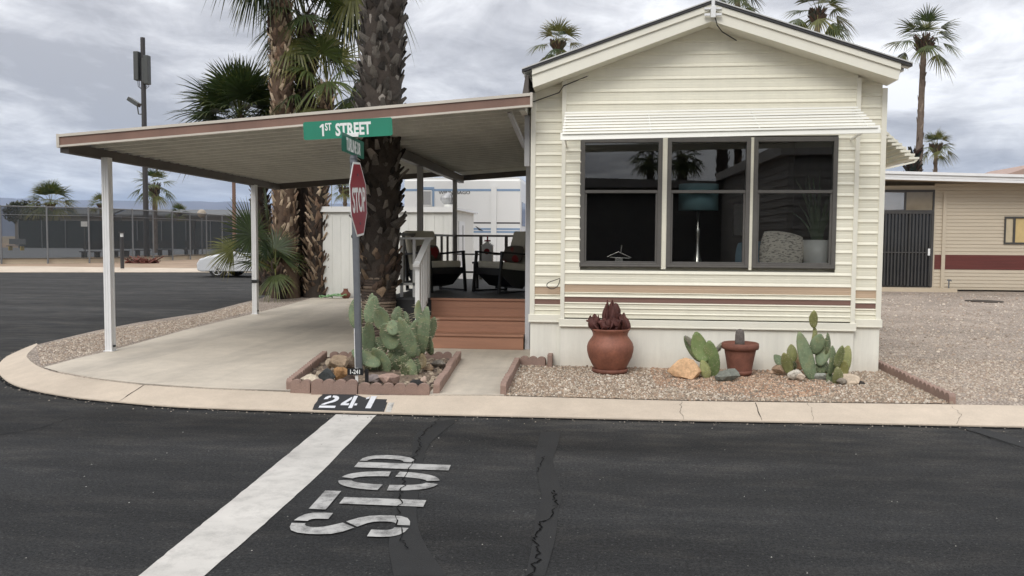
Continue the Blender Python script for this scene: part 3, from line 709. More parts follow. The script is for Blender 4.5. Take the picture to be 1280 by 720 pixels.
zs = list(low); mis = list(mi_low)
while zs[-1] < 2.6: zs.append(zs[-1]+.1255); mis.append(0)
while zs[-1] < 3.95: zs.append(zs[-1]+.134); mis.append(0)
lap(m, BX0+.03, BX1-.03, zs, BY, [(-.245, 2.565, WZ0-.02, WZ1)], True, mis)
for a, b in ((.665, .72), (1.63, 1.665)): m.box(a+.001, b-.001, BY-.008, BY+.05, WZ0-.02, WZ1)
zs2 = [z-.035 for z in low]; mis2 = list(mi_low)
while zs2[-1] < 3.4: zs2.append(zs2[-1]+.1255); mis2.append(0)
lap(m, HX0+.04, BX0, zs2, HY, (), True, mis2); lap(m, BX1, HX1-.04, zs2, HY, (), True, mis2)
# body of the walls behind the siding
for x0, x1, Y in ((HX0, HX0+.02, HY), (HX1-.02, HX1, HY)): m.box(x0, x1, Y+.01, 20, .65, 3.2)
m.box(HX0+.02, HX1-.02, 19.9, 20, .65, 3.2)
m.prism([(HX0+.02, 19.9, 3.2), (HX1-.02, 19.9, 3.2), (1.14, 19.9, 3.9)], (0, .1, 0))
m.box(BX0+.005, BX0+.035, BY+.003, HY+.02, .6, 3.4); m.box(BX1-.035, BX1-.005, BY+.003, HY+.02, .6, 3.3)
# back side of the front wall around the windows
m.box(HX0+.03, wins[0][0], HY+.02, HY+.05, .6, 3.2); m.box(wins[2][1], HX1-.03, HY+.02, HY+.05, .6, 3.2)
m.box(wins[0][0], wins[2][1], HY+.02, HY+.05, .6, WZ0); m.box(wins[0][0], wins[2][1], HY+.02, HY+.05, WZ1, 3.2)
m.prism([(HX0+.03, HY+.02, 3.2), (HX1-.03, HY+.02, 3.2), (1.14, HY+.02, 3.9)], (0, .03, 0))
for zz in [3.0-.1255*i for i in range(18)]:
    for X, s in ((HX0, -1), (HX1, 1)): m.box(min(X, X+s*.008), max(X, X+s*.008), HY+.05, 20, zz, zz+.03)
build('wall', m, sidemats, home)
# corner trims
for n_, x0, x1, Y, z0 in (('corner_trim', HX0-.012, HX0+.045, HY, .66), ('corner_trim', HX1-.045, HX1+.012, HY, .66), ('corner_trim', BX0-.006, BX0+.042, BY, .64), ('corner_trim', BX1-.042, BX1+.006, BY, .64)):
    m = MB(); m.box(x0, x1, Y-.019, Y+.002, z0, zc(x0 if x0 > 1 else x1)-.02); build(n_, m, M['trim'], home, bev=.003)
# skirting with its cap strip
m = MB()
for x0, x1, Y, zt in ((HX0-.005, BX0, HY, .60), (BX0, BX1, BY, .56), (BX1, HX1+.005, HY, .60)):
    m.box(x0+.001, x1-.001, Y-.004, Y+.03, .07, zt)
    x = x0+.3
    while x < x1: m.box(x, x+.006, Y-.0065, Y-.004, .1, zt); x += .405
m.box(HX0-.002, HX0+.025, HY+.031, 20, .07, .64); m.box(HX1-.025, HX1+.002, HY+.031, 20, .07, .64)
build('skirting', m, M['skirt'], home)
m = MB()
for x0, x1, Y, zt in ((HX0-.025, BX0-.002, HY, .60), (BX0-.02, BX1+.02, BY, .56), (BX1+.022, HX1+.025, HY, .60)):
    m.box(x0, x1, Y-.034, Y+.002, zt, zt+.092)
    m.box(x0+.006, x1-.006, Y-.040, Y-.034, zt+.004, zt+.02)
build('skirting_cap', m, M['trim'], home, bev=.006)
# gable fascia
FY = 9.45
LB, LT, AB, AT, RB, RT = (-.775, 3.225), (-.785, 3.425), (1.145, 3.905), (1.145, 4.085), (3.085, 3.255), (3.10, 3.425)
for (b0, t0) in ((LB, LT), (RB, RT)):
    m = MB(); m.prism([(b0[0], FY, b0[1]), (AB[0], FY, AB[1]), (AT[0], FY, AT[1]-.06), (t0[0], FY, t0[1]-.06)], (0, .03, 0))
    build('gable_board', m, M['trim'], home)
    m = MB(); m.prism([(t0[0], FY-.022, t0[1]-.065), (AT[0], FY-.022, AT[1]-.065), (AT[0], FY-.022, AT[1]), (t0[0], FY-.022, t0[1])], (0, .05, 0))
    build('fascia_trim', m, M['trim'], home)
m = MB()
for (b0, sgn) in ((LB, -1), (RB, 1)):
    m.add([(b0[0], FY+.03, b0[1]+.004), (AB[0], FY+.03, AB[1]+.004), (AB[0], HY+.02, AB[1]+.004), (b0[0], HY+.02, b0[1]+.004)], [(0, 1, 2, 3)])
    m.add([(b0[0], FY+.03, b0[1]+.024), (AB[0], FY+.03, AB[1]+.024), (AB[0], HY+.02, AB[1]+.024), (b0[0], HY+.02, b0[1]+.024)], [(0, 1, 2, 3)])
build('soffit', m, M['trim'], home)
m = MB()
for (t0, sgn) in ((LT, -1), (RT, 1)):
    ov = (t0[0]+sgn*.11, t0[1]-.04); n_ = Vector((0, 0, 1))
    m.prism([(ov[0], FY-.04, ov[1]+.004), (AT[0], FY-.04, AT[1]+.004), (AT[0], FY-.04, AT[1]+.03), (ov[0], FY-.04, ov[1]+.03)], (0, .05, 0), 1)
    m.prism([(ov[0], FY-.05, ov[1]+.031), (AT[0], FY-.05, AT[1]+.031), (AT[0], FY-.05, AT[1]+.043), (ov[0], FY-.05, ov[1]+.043)], (0, 10.8, 0), 0)
    k = 0; y = FY+.02
    while y < 20.1:
        m.prism([(ov[0], y, ov[1]+.005), (t0[0]-sgn*.05, y, t0[1]), (t0[0]-sgn*.05, y, t0[1]+.02), (ov[0], y, ov[1]+.03)], (0, .09, 0), 0); y += .2
build('roof', m, [M['roofmetal'], M['darkedge']], home)
m = MB(); m.tube([(1.15, FY-.05, 3.96), (1.148, FY-.05, 4.55)], .02, 10)
m.box(1.06, 1.12, FY-.06, FY-.03, 3.95, 3.975); m.box(1.18, 1.24, FY-.06, FY-.03, 3.95, 3.975); m.box(1.06, 1.24, FY-.045, FY-.03, 4.02, 4.04)
m.box(1.125, 1.175, FY-.075, FY-.03, 3.93, 4.05)
build('mast_bracket', m, M['white'], home)
m = MB(); m.tube([(1.17, FY-.04, 3.95), (1.2, FY-.01, 3.86), (1.27, FY+.12, 3.82), (1.5, HY-.03, 3.74)], .006, 6); m.tube([(1.12, HY-.03, 3.865), (.6, HY-.04, 3.70), (.1, HY-.03, 3.51), (-.45, BY-.03, 3.285), (-.50, BY-.03, 3.21), (-.8, HY-.03, 3.12)], .006, 6)
build('roof_cable', m, M['black'], home)
m = MB(); lp = [V(x, y, BY-.02) for x, y in ((700, 348), (694, 350), (686, 353), (683.5, 357), (687, 360.5), (693, 360.5), (698, 356), (700, 349))]
m.tube(smooth(lp, 4), .005, 6); build('cable_loop', m, M['black'], home)
# windows
for i, (x0, x1) in enumerate(wins):
    m = MB(); w = .046; Yf = BY-.022
    for a in ((x0, x0+w, WZ0, WZ1), (x1-w, x1, WZ0, WZ1), (x0+w, x1-w, WZ0, WZ0+.045), (x0+w, x1-w, WZ1-.05, WZ1)):
        m.box(a[0], a[1], Yf, BY+.06, a[2], a[3])
    m.box(x0-.008, x0, Yf+.012, BY-.002, WZ0, WZ1) if i == 0 else None
    m.box(x0+.01, x1-.01, Yf-.006, Yf, WZ0+.004, WZ0+.022)
    for k in range(6): m.box(x0+.06+k*.14, x0+.075+k*.14, Yf-.008, Yf, WZ0+.006, WZ0+.018)
    fr = build('window', m, M['wframe'], home, bev=.003)
    m = MB(); m.box(x0+w+.002, x1-w-.002, Yf+.006, BY+.05, 2.085, 2.118); m.box(x0+w, x0+w+.022, Yf+.018, BY+.04, WZ0+.045, 2.085); m.box(x1-w-.022, x1-w, Yf+.018, BY+.04, WZ0+.045, 2.085); m.box(x0+w+.022, x1-w-.022, Yf+.018, BY+.04, WZ0+.045, WZ0+.065)
    build('sash', m, M['wframe'], fr, bev=.002)
    m = MB(); m.ngon([(x0+w-.004, Yf+.040, 2.10), (x1-w+.004, Yf+.040, 2.10), (x1-w+.004, Yf+.036, WZ1), (x0+w-.004, Yf+.036, WZ1)]); build('upper_pane', m, M['glass'], fr)
    m = MB(); m.ngon([(x0+w+.01, Yf+.045, WZ0+.03), (x1-w-.01, Yf+.045, WZ0+.03), (x1-w-.01, Yf+.043, 2.10), (x0+w+.01, Yf+.043, 2.10)]); build('lower_pane', m, M['glass'], fr)
# slatted awning over the windows
m = MB(); n_ = 8
for k in range(n_):
    t = k/(n_-1); y = BY-.03-t*.60; 
    zl = 2.985-t*.30; zr = 3.015-t*.285; xl = -.43; xr = 2.74+.03*t
    m.prism([(xl, y-.05, zl), (xl, y-.056, zl), (xl, y-.062, zl-.020), (xl, y-.057, zl-.022), (xl, y-.053, zl-.005), (xl, y-.044, zl-.001)], (xr-xl, 0, zr-zl))
build('awning', m, M['awning'], home, label='white slatted metal awning over the windows')
aw = [c for c in home.children if c.name.startswith('awning')][0]
m = MB(); m.prism([(-.45, 9.045, 2.602), (2.80, 9.045, 2.655), (2.80, 9.072, 2.735), (-.45, 9.072, 2.682)], (0, .012, 0)); m.prism([(-.45, 9.09, 2.670), (2.80, 9.09, 2.723), (2.80, 9.09, 2.735), (-.45, 9.09, 2.682)], (0, .06, 0)); build('awning_lip', m, M['awning'], aw, bev=.004)
for x, dz in ((-.42, 0), (.50, .015), (1.62, .03), (2.70, .045)): m = MB(); m.bar((x, BY-.03, 2.96+dz), (x, 9.10, 2.665+dz), .014, .012); build('awning_arm', m, M['awning'], aw)
for x, dz in ((-.41, 0), (2.69, .045)): m = MB(); m.bar((x, BY-.02, 2.62+dz), (x, 9.12, 2.655+dz), .015, .02); build('awning_strut', m, M['awning'], aw)
# louvred awning on the side wall
m = MB()
for k in range(8):
    t = k/7; z = 2.76-.27*t; x = HX1+.05+.33*t
    m.box(x-.05, x+.06, 10.0, 11.7, z-.012, z+.012)
m.bar((HX1+.02, 10.02, 2.83), (HX1+.42, 10.02, 2.46), .02, .03); m.bar((HX1+.02, 11.68, 2.83), (HX1+.42, 11.68, 2.46), .02, .03); m.bar((HX1+.02, 10.02, 2.36), (HX1+.40, 10.02, 2.45), .02, .02)
build('side_awning', m, M['trim'], home, label='louvred awning on the side wall')
# dark room behind the windows
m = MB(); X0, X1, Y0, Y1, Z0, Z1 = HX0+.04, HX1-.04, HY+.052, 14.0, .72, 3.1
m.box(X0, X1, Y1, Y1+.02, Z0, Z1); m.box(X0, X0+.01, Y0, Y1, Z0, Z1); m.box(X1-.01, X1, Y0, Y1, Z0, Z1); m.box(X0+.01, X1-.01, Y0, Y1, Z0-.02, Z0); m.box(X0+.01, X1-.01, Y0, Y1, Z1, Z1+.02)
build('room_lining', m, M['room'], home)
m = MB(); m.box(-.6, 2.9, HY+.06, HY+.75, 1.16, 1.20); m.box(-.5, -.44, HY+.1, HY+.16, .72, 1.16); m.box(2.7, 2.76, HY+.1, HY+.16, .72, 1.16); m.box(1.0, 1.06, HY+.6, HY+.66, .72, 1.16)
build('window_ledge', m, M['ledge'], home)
m = MB(); p = V(948, 275, 12.0); m.box(p.x-.04, p.x+.10, 13.9, 13.99, p.z-.2, p.z+.28); build('wall_panel', m, M['potwhite'], home)

LZ = 1.20
# things standing inside the window
c = V(872, 300, 10.03); lamp = thing('table_lamp', 'silver table lamp with teal drum shade behind the middle window', 'lamp', (c.x, 10.03, LZ))
m = MB(); m.lathe((c.x, 10.03, LZ), [(.085, 0), (.09, .015), (.05, .03), (.05, .05)], 20); m.lathe((c.x, 10.03, LZ+.05), [(.085, .0), (.06, .06), (.028, .17), (.018, .30), (.024, .38), (.030, .42), (.022, .45), (.012, .47), (.012, .75)], 20); build('lamp_stem', m, M['silver'], lamp)
m = MB(); m.lathe((c.x, 10.03, LZ+.70), [(.225, 0), (.225, .30), (.218, .30), (.218, 0)], 36); build('lamp_shade', m, M['teal'], lamp)
c = V(773, 320, 10.05); m = MB()
m.tube([(c.x-.13, 10.05, c.z-.01), (c.x, 10.05, c.z+.05), (c.x+.15, 10.05, c.z-.02)], .008, 6); m.tube([(c.x-.10, 10.05, c.z-.015), (c.x+.13, 10.05, c.z-.025)], .007, 6); m.tube([(c.x+.03, 10.05, c.z+.045), (c.x+.035, 10.05, c.z+.13)], .009, 8); m.box(c.x-.04, c.x+.05, 10.02, 10.08, LZ, c.z-.02)
build('desk_ornament', m, M['silver'], None, 'small pale metal ornament low behind the left window', 'ornament')
def pillow(mb, c, w, h, d, tilt, yaw, n=10, roll=0.):
    vs = []; fs = []
    Mx = Matrix.Rotation(yaw, 4, 'Z') @ Matrix.Rotation(tilt, 4, 'X') @ Matrix.Rotation(roll, 4, 'Y')
    for s in (1, -1):
        for j in range(n+1):
            for i in range(n+1):
                u = i/n*2-1; v = j/n*2-1; e = max(0, (1-u**4)*(1-v**4))**.5
                k = 1-.06*(abs(u)*abs(v))**2; pin = 1-.10*(1-abs(v))*abs(u)**3*0
                p = Mx @ Vector((u*w/2*math.sqrt(1-.24*v*v), -s*d/2*e, v*h/2*math.sqrt(1-.24*u*u))); vs.append(Vector(c)+p)
    q = (n+1)*(n+1)
    for s in range(2):
        for j in range(n):
            for i in range(n):
                a = s*q+j*(n+1)+i; f = (a, a+1, a+n+2, a+n+1); fs.append(f if s == 0 else f[::-1])
    mb.add(vs, fs, 0, (1, 1, 1), True)
c = V(976, 311, 10.02); m = MB(); pillow(m, (c.x, 9.975, c.z-.035), .50, .47, .15, R(-10), R(5), roll=R(8)); build('print_pillow', m, M['print'], None, 'pale script print cushion leaning behind the right window', 'cushion')
c = V(945, 316, 10.1); m = MB(); pillow(m, (c.x-.03, 10.06, c.z-.05), .42, .38, .12, R(-14), R(-14)); build('blue_pillow', m, M['bluefab'], None, 'blue cushion half hidden behind the script print cushion', 'cushion')
c = V(1021, 312, 9.99); pot = thing('potted_plant', 'spiky green houseplant in white pot behind the right window', 'plant', (c.x, 9.99, LZ))
m = MB(); m.lathe((c.x, 9.99, LZ), [(.10, 0), (.135, .05), (.148, .2), (.15, .37), (.14, .37), (.13, .33)], 28); build('pot', m, M['potwhite'], pot)
m = MB(); rr = random.Random(4)
for k in range(34):
    a = rr.uniform(0, 2*PI); l = rr.uniform(.45, .85); o = rr.uniform(.06, .38); b = Vector((c.x+.05*math.cos(a), 9.99+.05*math.sin(a), LZ+.34))
    pr = None; la, lb = [], []
    for q in range(6):
        t = q/5; p = b+Vector((math.cos(a)*o*t*t, math.sin(a)*o*t*t*.7, l*t-.18*o*t*t)); w = .014*(1-t)**.6
        la.append(p+Vector((w, 0, 0))); lb.append(p-Vector((w, 0, 0)))
    m.strip(la, lb, 0, (.04, .075, .03))
build('leaves', m, M['palmleaf'], pot)
# ================================================================== CARPORT
def zp(x): return 2.60+.0745*(x+6.3)          # underside of the roof edge
cp = thing('carport', 'flat brown-edged carport roof on white posts beside the cream home', 'carport', (-3.6, 13.5, .1))
LX0, LX1 = -6.33, -6.68
def lx(y): return LX0+(LX1-LX0)*(y-9.4)/7.5
m = MB(); y = 9.47; th = .045
prof = []
while y < 16.9:
    prof += [(y, 0), (y+.018, .05), (y+.245, .05), (y+.263, 0)]; y += .305
def panrow(mb, pr, xa, xb, z_off):
    la = [Vector((xa(p[0]) if callable(xa) else xa, p[0], (zp(-6.4) if callable(xa) else zp(xa))+z_off+p[1])) for p in pr]; lb = [Vector((xb, p[0], zp(xb)+z_off+p[1])) for p in pr]
    mb.strip(la, lb); return la, lb
panrow(m, prof, lambda y: lx(y)+.05, -3.0, .06); panrow(m, prof, -3.0, -.86, .06)
prof2 = []
y = prof[-1][0]+.02
while y < 18.1: prof2 += [(y, 0), (y+.018, .05), (y+.245, .05), (y+.263, 0)]; y += .305
panrow(m, prof2, -3.0, -.86, .06)
m.add([(LX0+.02, 9.45, zp(-6.3)+.125), (-.86, 9.45, zp(-.86)+.125), (-.86, 18.1, zp(-.86)+.125), (-3.0, 18.1, zp(-3)+.125), (-3.0, 16.95, zp(-3)+.125), (LX1+.02, 16.95, zp(-6.3)+.125)], [(0, 1, 2, 3, 4, 5)])
build('roof_panel', m, M['pan'], cp)
m = MB()
def fz(x, a): return zp(x)+a
for a, b, pr, mi in ((0, .022, .03, 1), (.022, .118, .018, 0), (.118, .150, .034, 1)):
    m.prism([(LX0, 9.43-pr, fz(LX0, a)), (-.80, 9.43-pr, fz(-.80, a)), (-.80, 9.43-pr, fz(-.80, b)), (LX0, 9.43-pr, fz(LX0, b))], (0, pr+.02, 0), mi)
m.box(LX0-.012, LX0+.02, 9.395, 9.45, fz(LX0, 0)-.004, fz(LX0, .15)+.004, 1); m.box(-.80, -.775, 9.39, 9.45, fz(-.8, 0)-.004, fz(-.8, .15)+.004, 1)
build('front_fascia', m, [M['fasciabrown'], M['fasciacream']], cp)
m = MB(); m.prism([(LX0-.01, 9.46, zp(-6.3)-.06), (LX0+.10, 9.46, zp(-6.3)-.06), (LX0+.10, 9.46, zp(-6.3)+.055), (LX0+.085, 9.46, zp(-6.3)+.055), (LX0+.085, 9.46, zp(-6.3)-.02), (LX0-.01, 9.46, zp(-6.3)+.12)], (LX1-LX0, 7.5, 0)); build('side_gutter', m, M['brownbeam'], cp)
m = MB(); m.prism([(LX1, 16.95, zp(-6.3)-.06), (-3.0, 16.95, zp(-3.0)-.02), (-3.0, 16.95, zp(-3)+.11), (LX1, 16.95, zp(-6.3)+.11)], (0, .05, 0)); m.prism([(-3.02, 18.12, zp(-3.0)-.05), (-.86, 18.12, zp(-.86)-.05), (-.86, 18.12, zp(-.86)+.11), (-3.02, 18.12, zp(-3)+.11)], (0, .05, 0)); build('rear_fascia', m, M['brownbeam'], cp)
m = MB(); m.box(-3.05, -2.95, 12.3, 18.1, zp(-3)-.10, zp(-3)+.05); build('beam', m, [M['brownbeam']], cp)
m = MB(); m.prism([(-.90, 9.46, zp(-.9)+.11), (-.825, 9.46, zp(-.9)+.11), (-.825, 9.46, 3.36), (-.86, 9.46, 3.36)], (0, 8.6, 0)); build('flashing', m, M['brownbeam'], cp)
m = MB()
m.box(-.93, -.86, 9.5, 18, zp(-.9)-.02, zp(-.9)+.06); build('roof_seam', m, M['pan'], cp)
def post(x, y, z0, z1, w, d, mname, mg, foot=True):
    m = MB()
    m.box(x-w/2, x+w/2, y-d/2+.006, y+d/2-.006, z0, z1)
    for a, b in ((-w/2, -w/2+.022), (w/2-.022, w/2)): m.box(x+a, x+b, y-d/2, y-d/2+.008, z0+.004, z1)
    m.box(x-.012, x+.012, y-d/2+.001, y-d/2+.009, z0+.004, z1)
    for a, b in ((-d/2, -d/2+.022), (d/2-.022, d/2)): m.box(x+w/2-.002, x+w/2+.006, y+a, y+b, z0+.004, z1)
    if foot: m.box(x-w/2-.018, x+w/2+.024, y-d/2-.014, y+d/2+.014, z0-.002, z0+.008); m.box(x+w/2+.006, x+w/2+.02, y-.02, y+.02, z0+.05, z0+.075, 1)
    return build('post', m, [M[mname], M['black']], cp, bev=.002)
g1 = G(138, 438.5, .108); post(g1.x, g1.y, .108, zp(-6.3)-.05, .085, .10, 'postwhite', 0)
g2 = G(319.3, 392.5, .108); p2_ = post(g2.x, g2.y, .108, zp(-6.3)-.05, .085, .10, 'postwhite', 0)
m = MB(); m.box(g2.x-.046, g2.x+.053, g2.y-.056, g2.y+.056, .70, .76); build('strap', m, M['black'], p2_)
post(-3.0, 13.9, .74, zp(-3)-.09, .085, .085, 'postgrey', 0); post(-3.0, 17.25, .74, zp(-3)-.09, .075, .08, 'postgrey', 0)
m = MB(); m.box(-.995, -.935, 11.12, 11.26, .108, 2.98); m.box(-.935, -.83, 11.16, 11.22, .108, 2.98); m.box(-.99, -.94, 11.118, 11.12, .2, 2.9)
for z in (.3, .55, .8): m.box(-.90, -.885, 11.15, 11.16, z, z+.015, 1)
build('wall_post', m, [M['wallpost'], M['black']], cp, bev=.003)
m = MB(); m.bar((-.90, 9.9, 2.62), (-1.05, 9.6, 2.98), .05, .03); m.box(-.90, -.84, 9.84, 9.96, 2.4, 2.98); build('brace', m, M['postgrey'], cp)

# ================================================================== DECK, STEPS, RAILINGS
DZ = .735; DX0, DX1, DY0, DY1 = -3.02, -.84, 11.62, 17.3
dk = thing('porch_deck', 'charcoal porch deck with terracotta coloured steps under the carport', 'deck', (-1.9, 14, .1))
m = MB(); x = DX0
yy = DY0
while yy < DY1: m.box(DX0, DX1, yy, min(yy+.135, DY1), DZ-.03, DZ); yy += .14
build('deck_board', m, M['deck'], dk, label='charcoal deck boards')
m = MB(); m.box(DX0+.01, -2.36, DY0+.012, DY0+.03, .10, DZ-.032); m.box(DX0+.01, DX0+.03, DY0+.03, DY1, .10, DZ-.032); build('deck_skirt', m, M['deckside'], dk)
SX0, SX1 = -2.345, -1.01
for k, (ya, yb, za, zb) in enumerate(((11.05, 11.36, .108, .305), (11.33, 11.64, .30, .495), (11.61, 11.66, .49, DZ+.003))):
    m = MB(); zz = (za+zb)/2
    m.box(SX0, SX1, ya, ya+.025, za, zb-.032)
    m.box(SX0-.006, SX1+.006, ya-.022, yb-.03, zb-.03, zb)
    if k == 2: m.box(SX0, SX1, ya-.003, ya, zz-.004, zz)
    else: m.box(SX0, SX0+.03, ya+.03, yb-.03, za, zb-.032); m.box(SX1-.03, SX1, ya+.03, yb-.03, za, zb-.032)
    build('step', m, M['step'], dk, bev=.004)
# white stair and front railing
m = MB(); RX = -2.41
m.box(RX-.03, RX+.03, 11.0, 11.06, .108, 1.26); m.box(RX-.03, RX+.03, 11.64, 11.70, DZ, 1.52)
m.bar((RX, 10.93, 1.20), (RX, 11.72, 1.555), .085, .03)
for k in range(5):
    t = (k+.5)/5; y = 11.06+.58*t; m.box(RX-.018, RX+.018, y-.018, y+.018, .35+.35*t, 1.24+.26*t)
m.bar((RX, 11.06, .33), (RX, 11.64, .74), .03, .04)
build('stair_rail', m, M['postwhite'], dk)
m = MB(); m.box(DX0, RX+.06, 11.72, 11.80, 1.545, 1.575); m.box(DX0, RX-.03, 11.745, 11.775, .90, .935)
for x in (-2.98, -2.80, -2.62): m.box(x-.02, x+.02, 11.745, 11.775, DZ, 1.545)
build('front_rail', m, M['postwhite'], dk)
m = MB(); ry = 17.2
m.box(DX0, DX1, ry-.03, ry+.03, 1.60, 1.64); m.box(DX0, DX1, ry-.02, ry+.02, 1.23, 1.26); m.box(DX0, DX1, ry-.02, ry+.02, .86, .90)
for k in range(5):
    x = DX0+.05+k*.52; m.box(x-.03, x+.03, ry-.03, ry+.03, DZ, 1.60)
m.box(DX0, DX0+.05, 11.9, ry-.04, 1.60, 1.64); m.box(DX0, DX0+.04, 11.9, ry-.04, .86, .90)
for k in range(8):
    y = 12.1+k*.62; m.box(DX0, DX0+.04, y-.02, y+.02, .90, 1.60)
build('rear_rail', m, M['wframe'], dk)

# patio chairs
def chair(cx, cy, face, lab):
    """lounge chair; face: direction the sitter looks (radians from +x)"""
    t = thing('patio_chair', lab, 'chair', (cx, cy, DZ), 'patio chairs on the deck')
    f = Vector((math.cos(face), math.sin(face), 0)); s = Vector((-f.y, f.x, 0)); o = Vector((cx, cy, DZ)); up = Vector((0, 0, 1))
    P = lambda a, b, c: o+f*a+s*b+up*c
    m = MB()
    for sd in (-1, 1):
        b = sd*.33
        m.bar(P(.36, b, 0), P(.30, b, .62), .045, .035); m.bar(P(-.28, b, 0), P(-.32, b, .60), .045, .035)
        m.bar(P(.32, b, .625), P(-.34, b, .575), .05, .03); m.bar(P(.36, b, .02), P(-.28, b, .02), .04, .03)
        m.bar(P(-.28, b*.85, .30), P(-.46, b*.85, .92), .03, .04)
    m.bar(P(.30, -.33, .33), P(.30, .33, .33), .04, .04); m.bar(P(-.28, -.33, .26), P(-.28, .33, .26), .04, .04)
    build('frame', m, M['black'], t, bev=.004)
    m = MB(); m.obox(P(.02, 0, .30), f*.32+up*.03, s*.30, up*.05-f*.004); m.prism([P(.30, -.3, .28), P(-.28, -.3, .22), P(-.12, -.3, .06), P(.08, -.3, .10)], s*.6); build('seat_sling', m, M['black'], t)
    m = MB(); m.obox(P(.0, 0, .40), f*.31+up*.03, s*.29, up*.055); build('seat_cushion', m, M['cushion'], t, bev=.03)
    m = MB(); m.obox(P(-.36, 0, .66), f*-.09+up*.28, s*.29, f*.05+up*.016); build('back_cushion', m, M['cushion'], t, bev=.03)
    return t, P
c1, P1 = chair(-2.62, 13.25, R(-42), 'dark framed patio chair with taupe cushions nearest the white stair rail')
c2, P2 = chair(-1.50, 13.15, R(224), 'dark framed patio chair with taupe cushions next to the home wall')
for (P_, s_, lab) in ((P1, R(-42), 'red patterned pillow on the chair near the stair rail'), (P2, R(224), 'red patterned pillow on the chair beside the home wall')):
    m = MB(); q = P_(-.17, 0, .59); pillow(m, q, .46, .28, .14, R(-18), s_+PI/2); build('throw_pillow', m, M['redpillow'], None, lab, 'pillow', 'red pillows on the patio chairs')
tb = thing('side_table', 'small black side table between the patio chairs', 'table', (-1.88, 13.9, DZ))
m = MB(); m.box(-2.10, -1.66, 13.72, 14.12, DZ+.42, DZ+.45); build('table_top', m, M['black'], tb)
for x in (-2.06, -1.70):
    for y in (13.76, 14.08):
        m = MB(); m.box(x-.02, x+.02, y-.02, y+.02, DZ, DZ+.42); build('leg', m, M['black'], tb)
lt = thing('lantern', 'white lantern with red round spots and red finial on the side table', 'lantern', (-1.87, 13.9, DZ+.45))
lc = Vector((-1.87, 13.9, DZ+.45))
m = MB(); m.box(lc.x-.085, lc.x+.085, lc.y-.085, lc.y+.085, lc.z, lc.z+.26); m.prism([(lc.x-.10, lc.y-.1, lc.z+.26), (lc.x+.10, lc.y-.1, lc.z+.26), (lc.x, lc.y-.1, lc.z+.33)], (0, .2, 0)); build('body', m, M['white'], lt)
m = MB()
for z in (.16, ): m.lathe((0, 0, 0), [(.0, 0), (.048, .0), (.048, .012), (0, .012)], 16); 
m.v = [(lc.x+p[0], lc.y-.086-p[2]*.5, lc.z+.17+p[1]) for p in m.v]
build('red_spot', m, M['signred'], lt); m = MB(); m.box(lc.x-.012, lc.x+.012, lc.y-.012, lc.y+.012, lc.z+.31, lc.z+.42); m.box(lc.x-.05, lc.x+.05, lc.y-.02, lc.y+.02, lc.z+.33, lc.z+.355); build('finial', m, M['signred'], lt)

# ================================================================== STREET SIGN
SG = G(448.5, 468, .14); sx, sy = SG.x, SG.y
ps = thing('street_sign', 'green 1st Street name blades above a red stop sign on grey post', 'street sign', (sx, sy, .12))
lean = Vector((-.05, .0, 2.3))
def SP(z): return Vector((sx, sy, .12))+lean*((z-.12)/2.3)
m = MB(); a, b = SP(.12), SP(2.39); d = (b-a).normalized()
m.bar(a, b, .046, .006, up=(0, 1, 0)); 
for s_ in (-1, 1): m.bar(a+Vector((s_*.026, .018, 0)), b+Vector((s_*.026, .018, 0)), .014, .034, up=(0, 1, 0))
m.bar(a+Vector((0, .036, 0)), b+Vector((0, .036, 0)), .05, .006, up=(0, 1, 0))
m.box(b.x-.03, b.x+.03, b.y-.02, b.y+.045, 2.33, 2.40)
build('post', m, M['galv'], ps)
m = MB(); m.tube([SP(.1)+Vector((-.035, .02, 0)), SP(.62)+Vector((-.035, .02, 0))], .012, 8); build('conduit', m, M['white'], ps)
def rrect(w, h, r, n=5):
    out = []
    for cx, cy, a0 in ((w/2-r, h/2-r, 0), (-w/2+r, h/2-r, 90), (-w/2+r, -h/2+r, 180), (w/2-r, -h/2+r, 270)):
        for i in range(n+1): a = R(a0+90*i/n); out.append((cx+r*math.cos(a), cy+r*math.sin(a)))
    return out
def plate(mb, c, ux, uy, pts, th, mi=0):
    ux = Vector(ux).normalized(); uy = Vector(uy).normalized(); un = ux.cross(uy); mb.prism([Vector(c)+ux*p[0]+uy*p[1]-un*th/2 for p in pts], un*th, mi)
# 1st street blade
bc = V(434.6, 161, sy-.03); tl_ = R(2.6); ux = Vector((math.cos(tl_), 0, math.sin(tl_))); uy = Vector((-math.sin(tl_), 0, math.cos(tl_)))
m = MB(); plate(m, bc, ux, uy, rrect(.935, .185, .022), .004); bl1 = build('name_blade', m, M['signgreen'], ps, label='green blade reading 1ST STREET')
th_ = Vector((0, -.0035, 0))
m = MB(); plate(m, bc+ux*-.262+uy*0+th_, ux, uy, [(-.008, -.062), (.012, -.062), (.012, .062), (-.004, .062), (-.030, .040), (-.030, .022), (-.008, .036)], .0016)
for t_, x_, y_, s_, k_ in (('ST', -.238, -.005, .105, .62), ('STREET', -.128, -.062, .172, .66)):
    q = text_mb(t_, bc+ux*x_+uy*y_+th_, ux, uy, s_, k_, .0008, .006 if s_ > .15 else .003); m.add(q.v, q.f)
build('lettering', m, M['signwhite'], bl1)
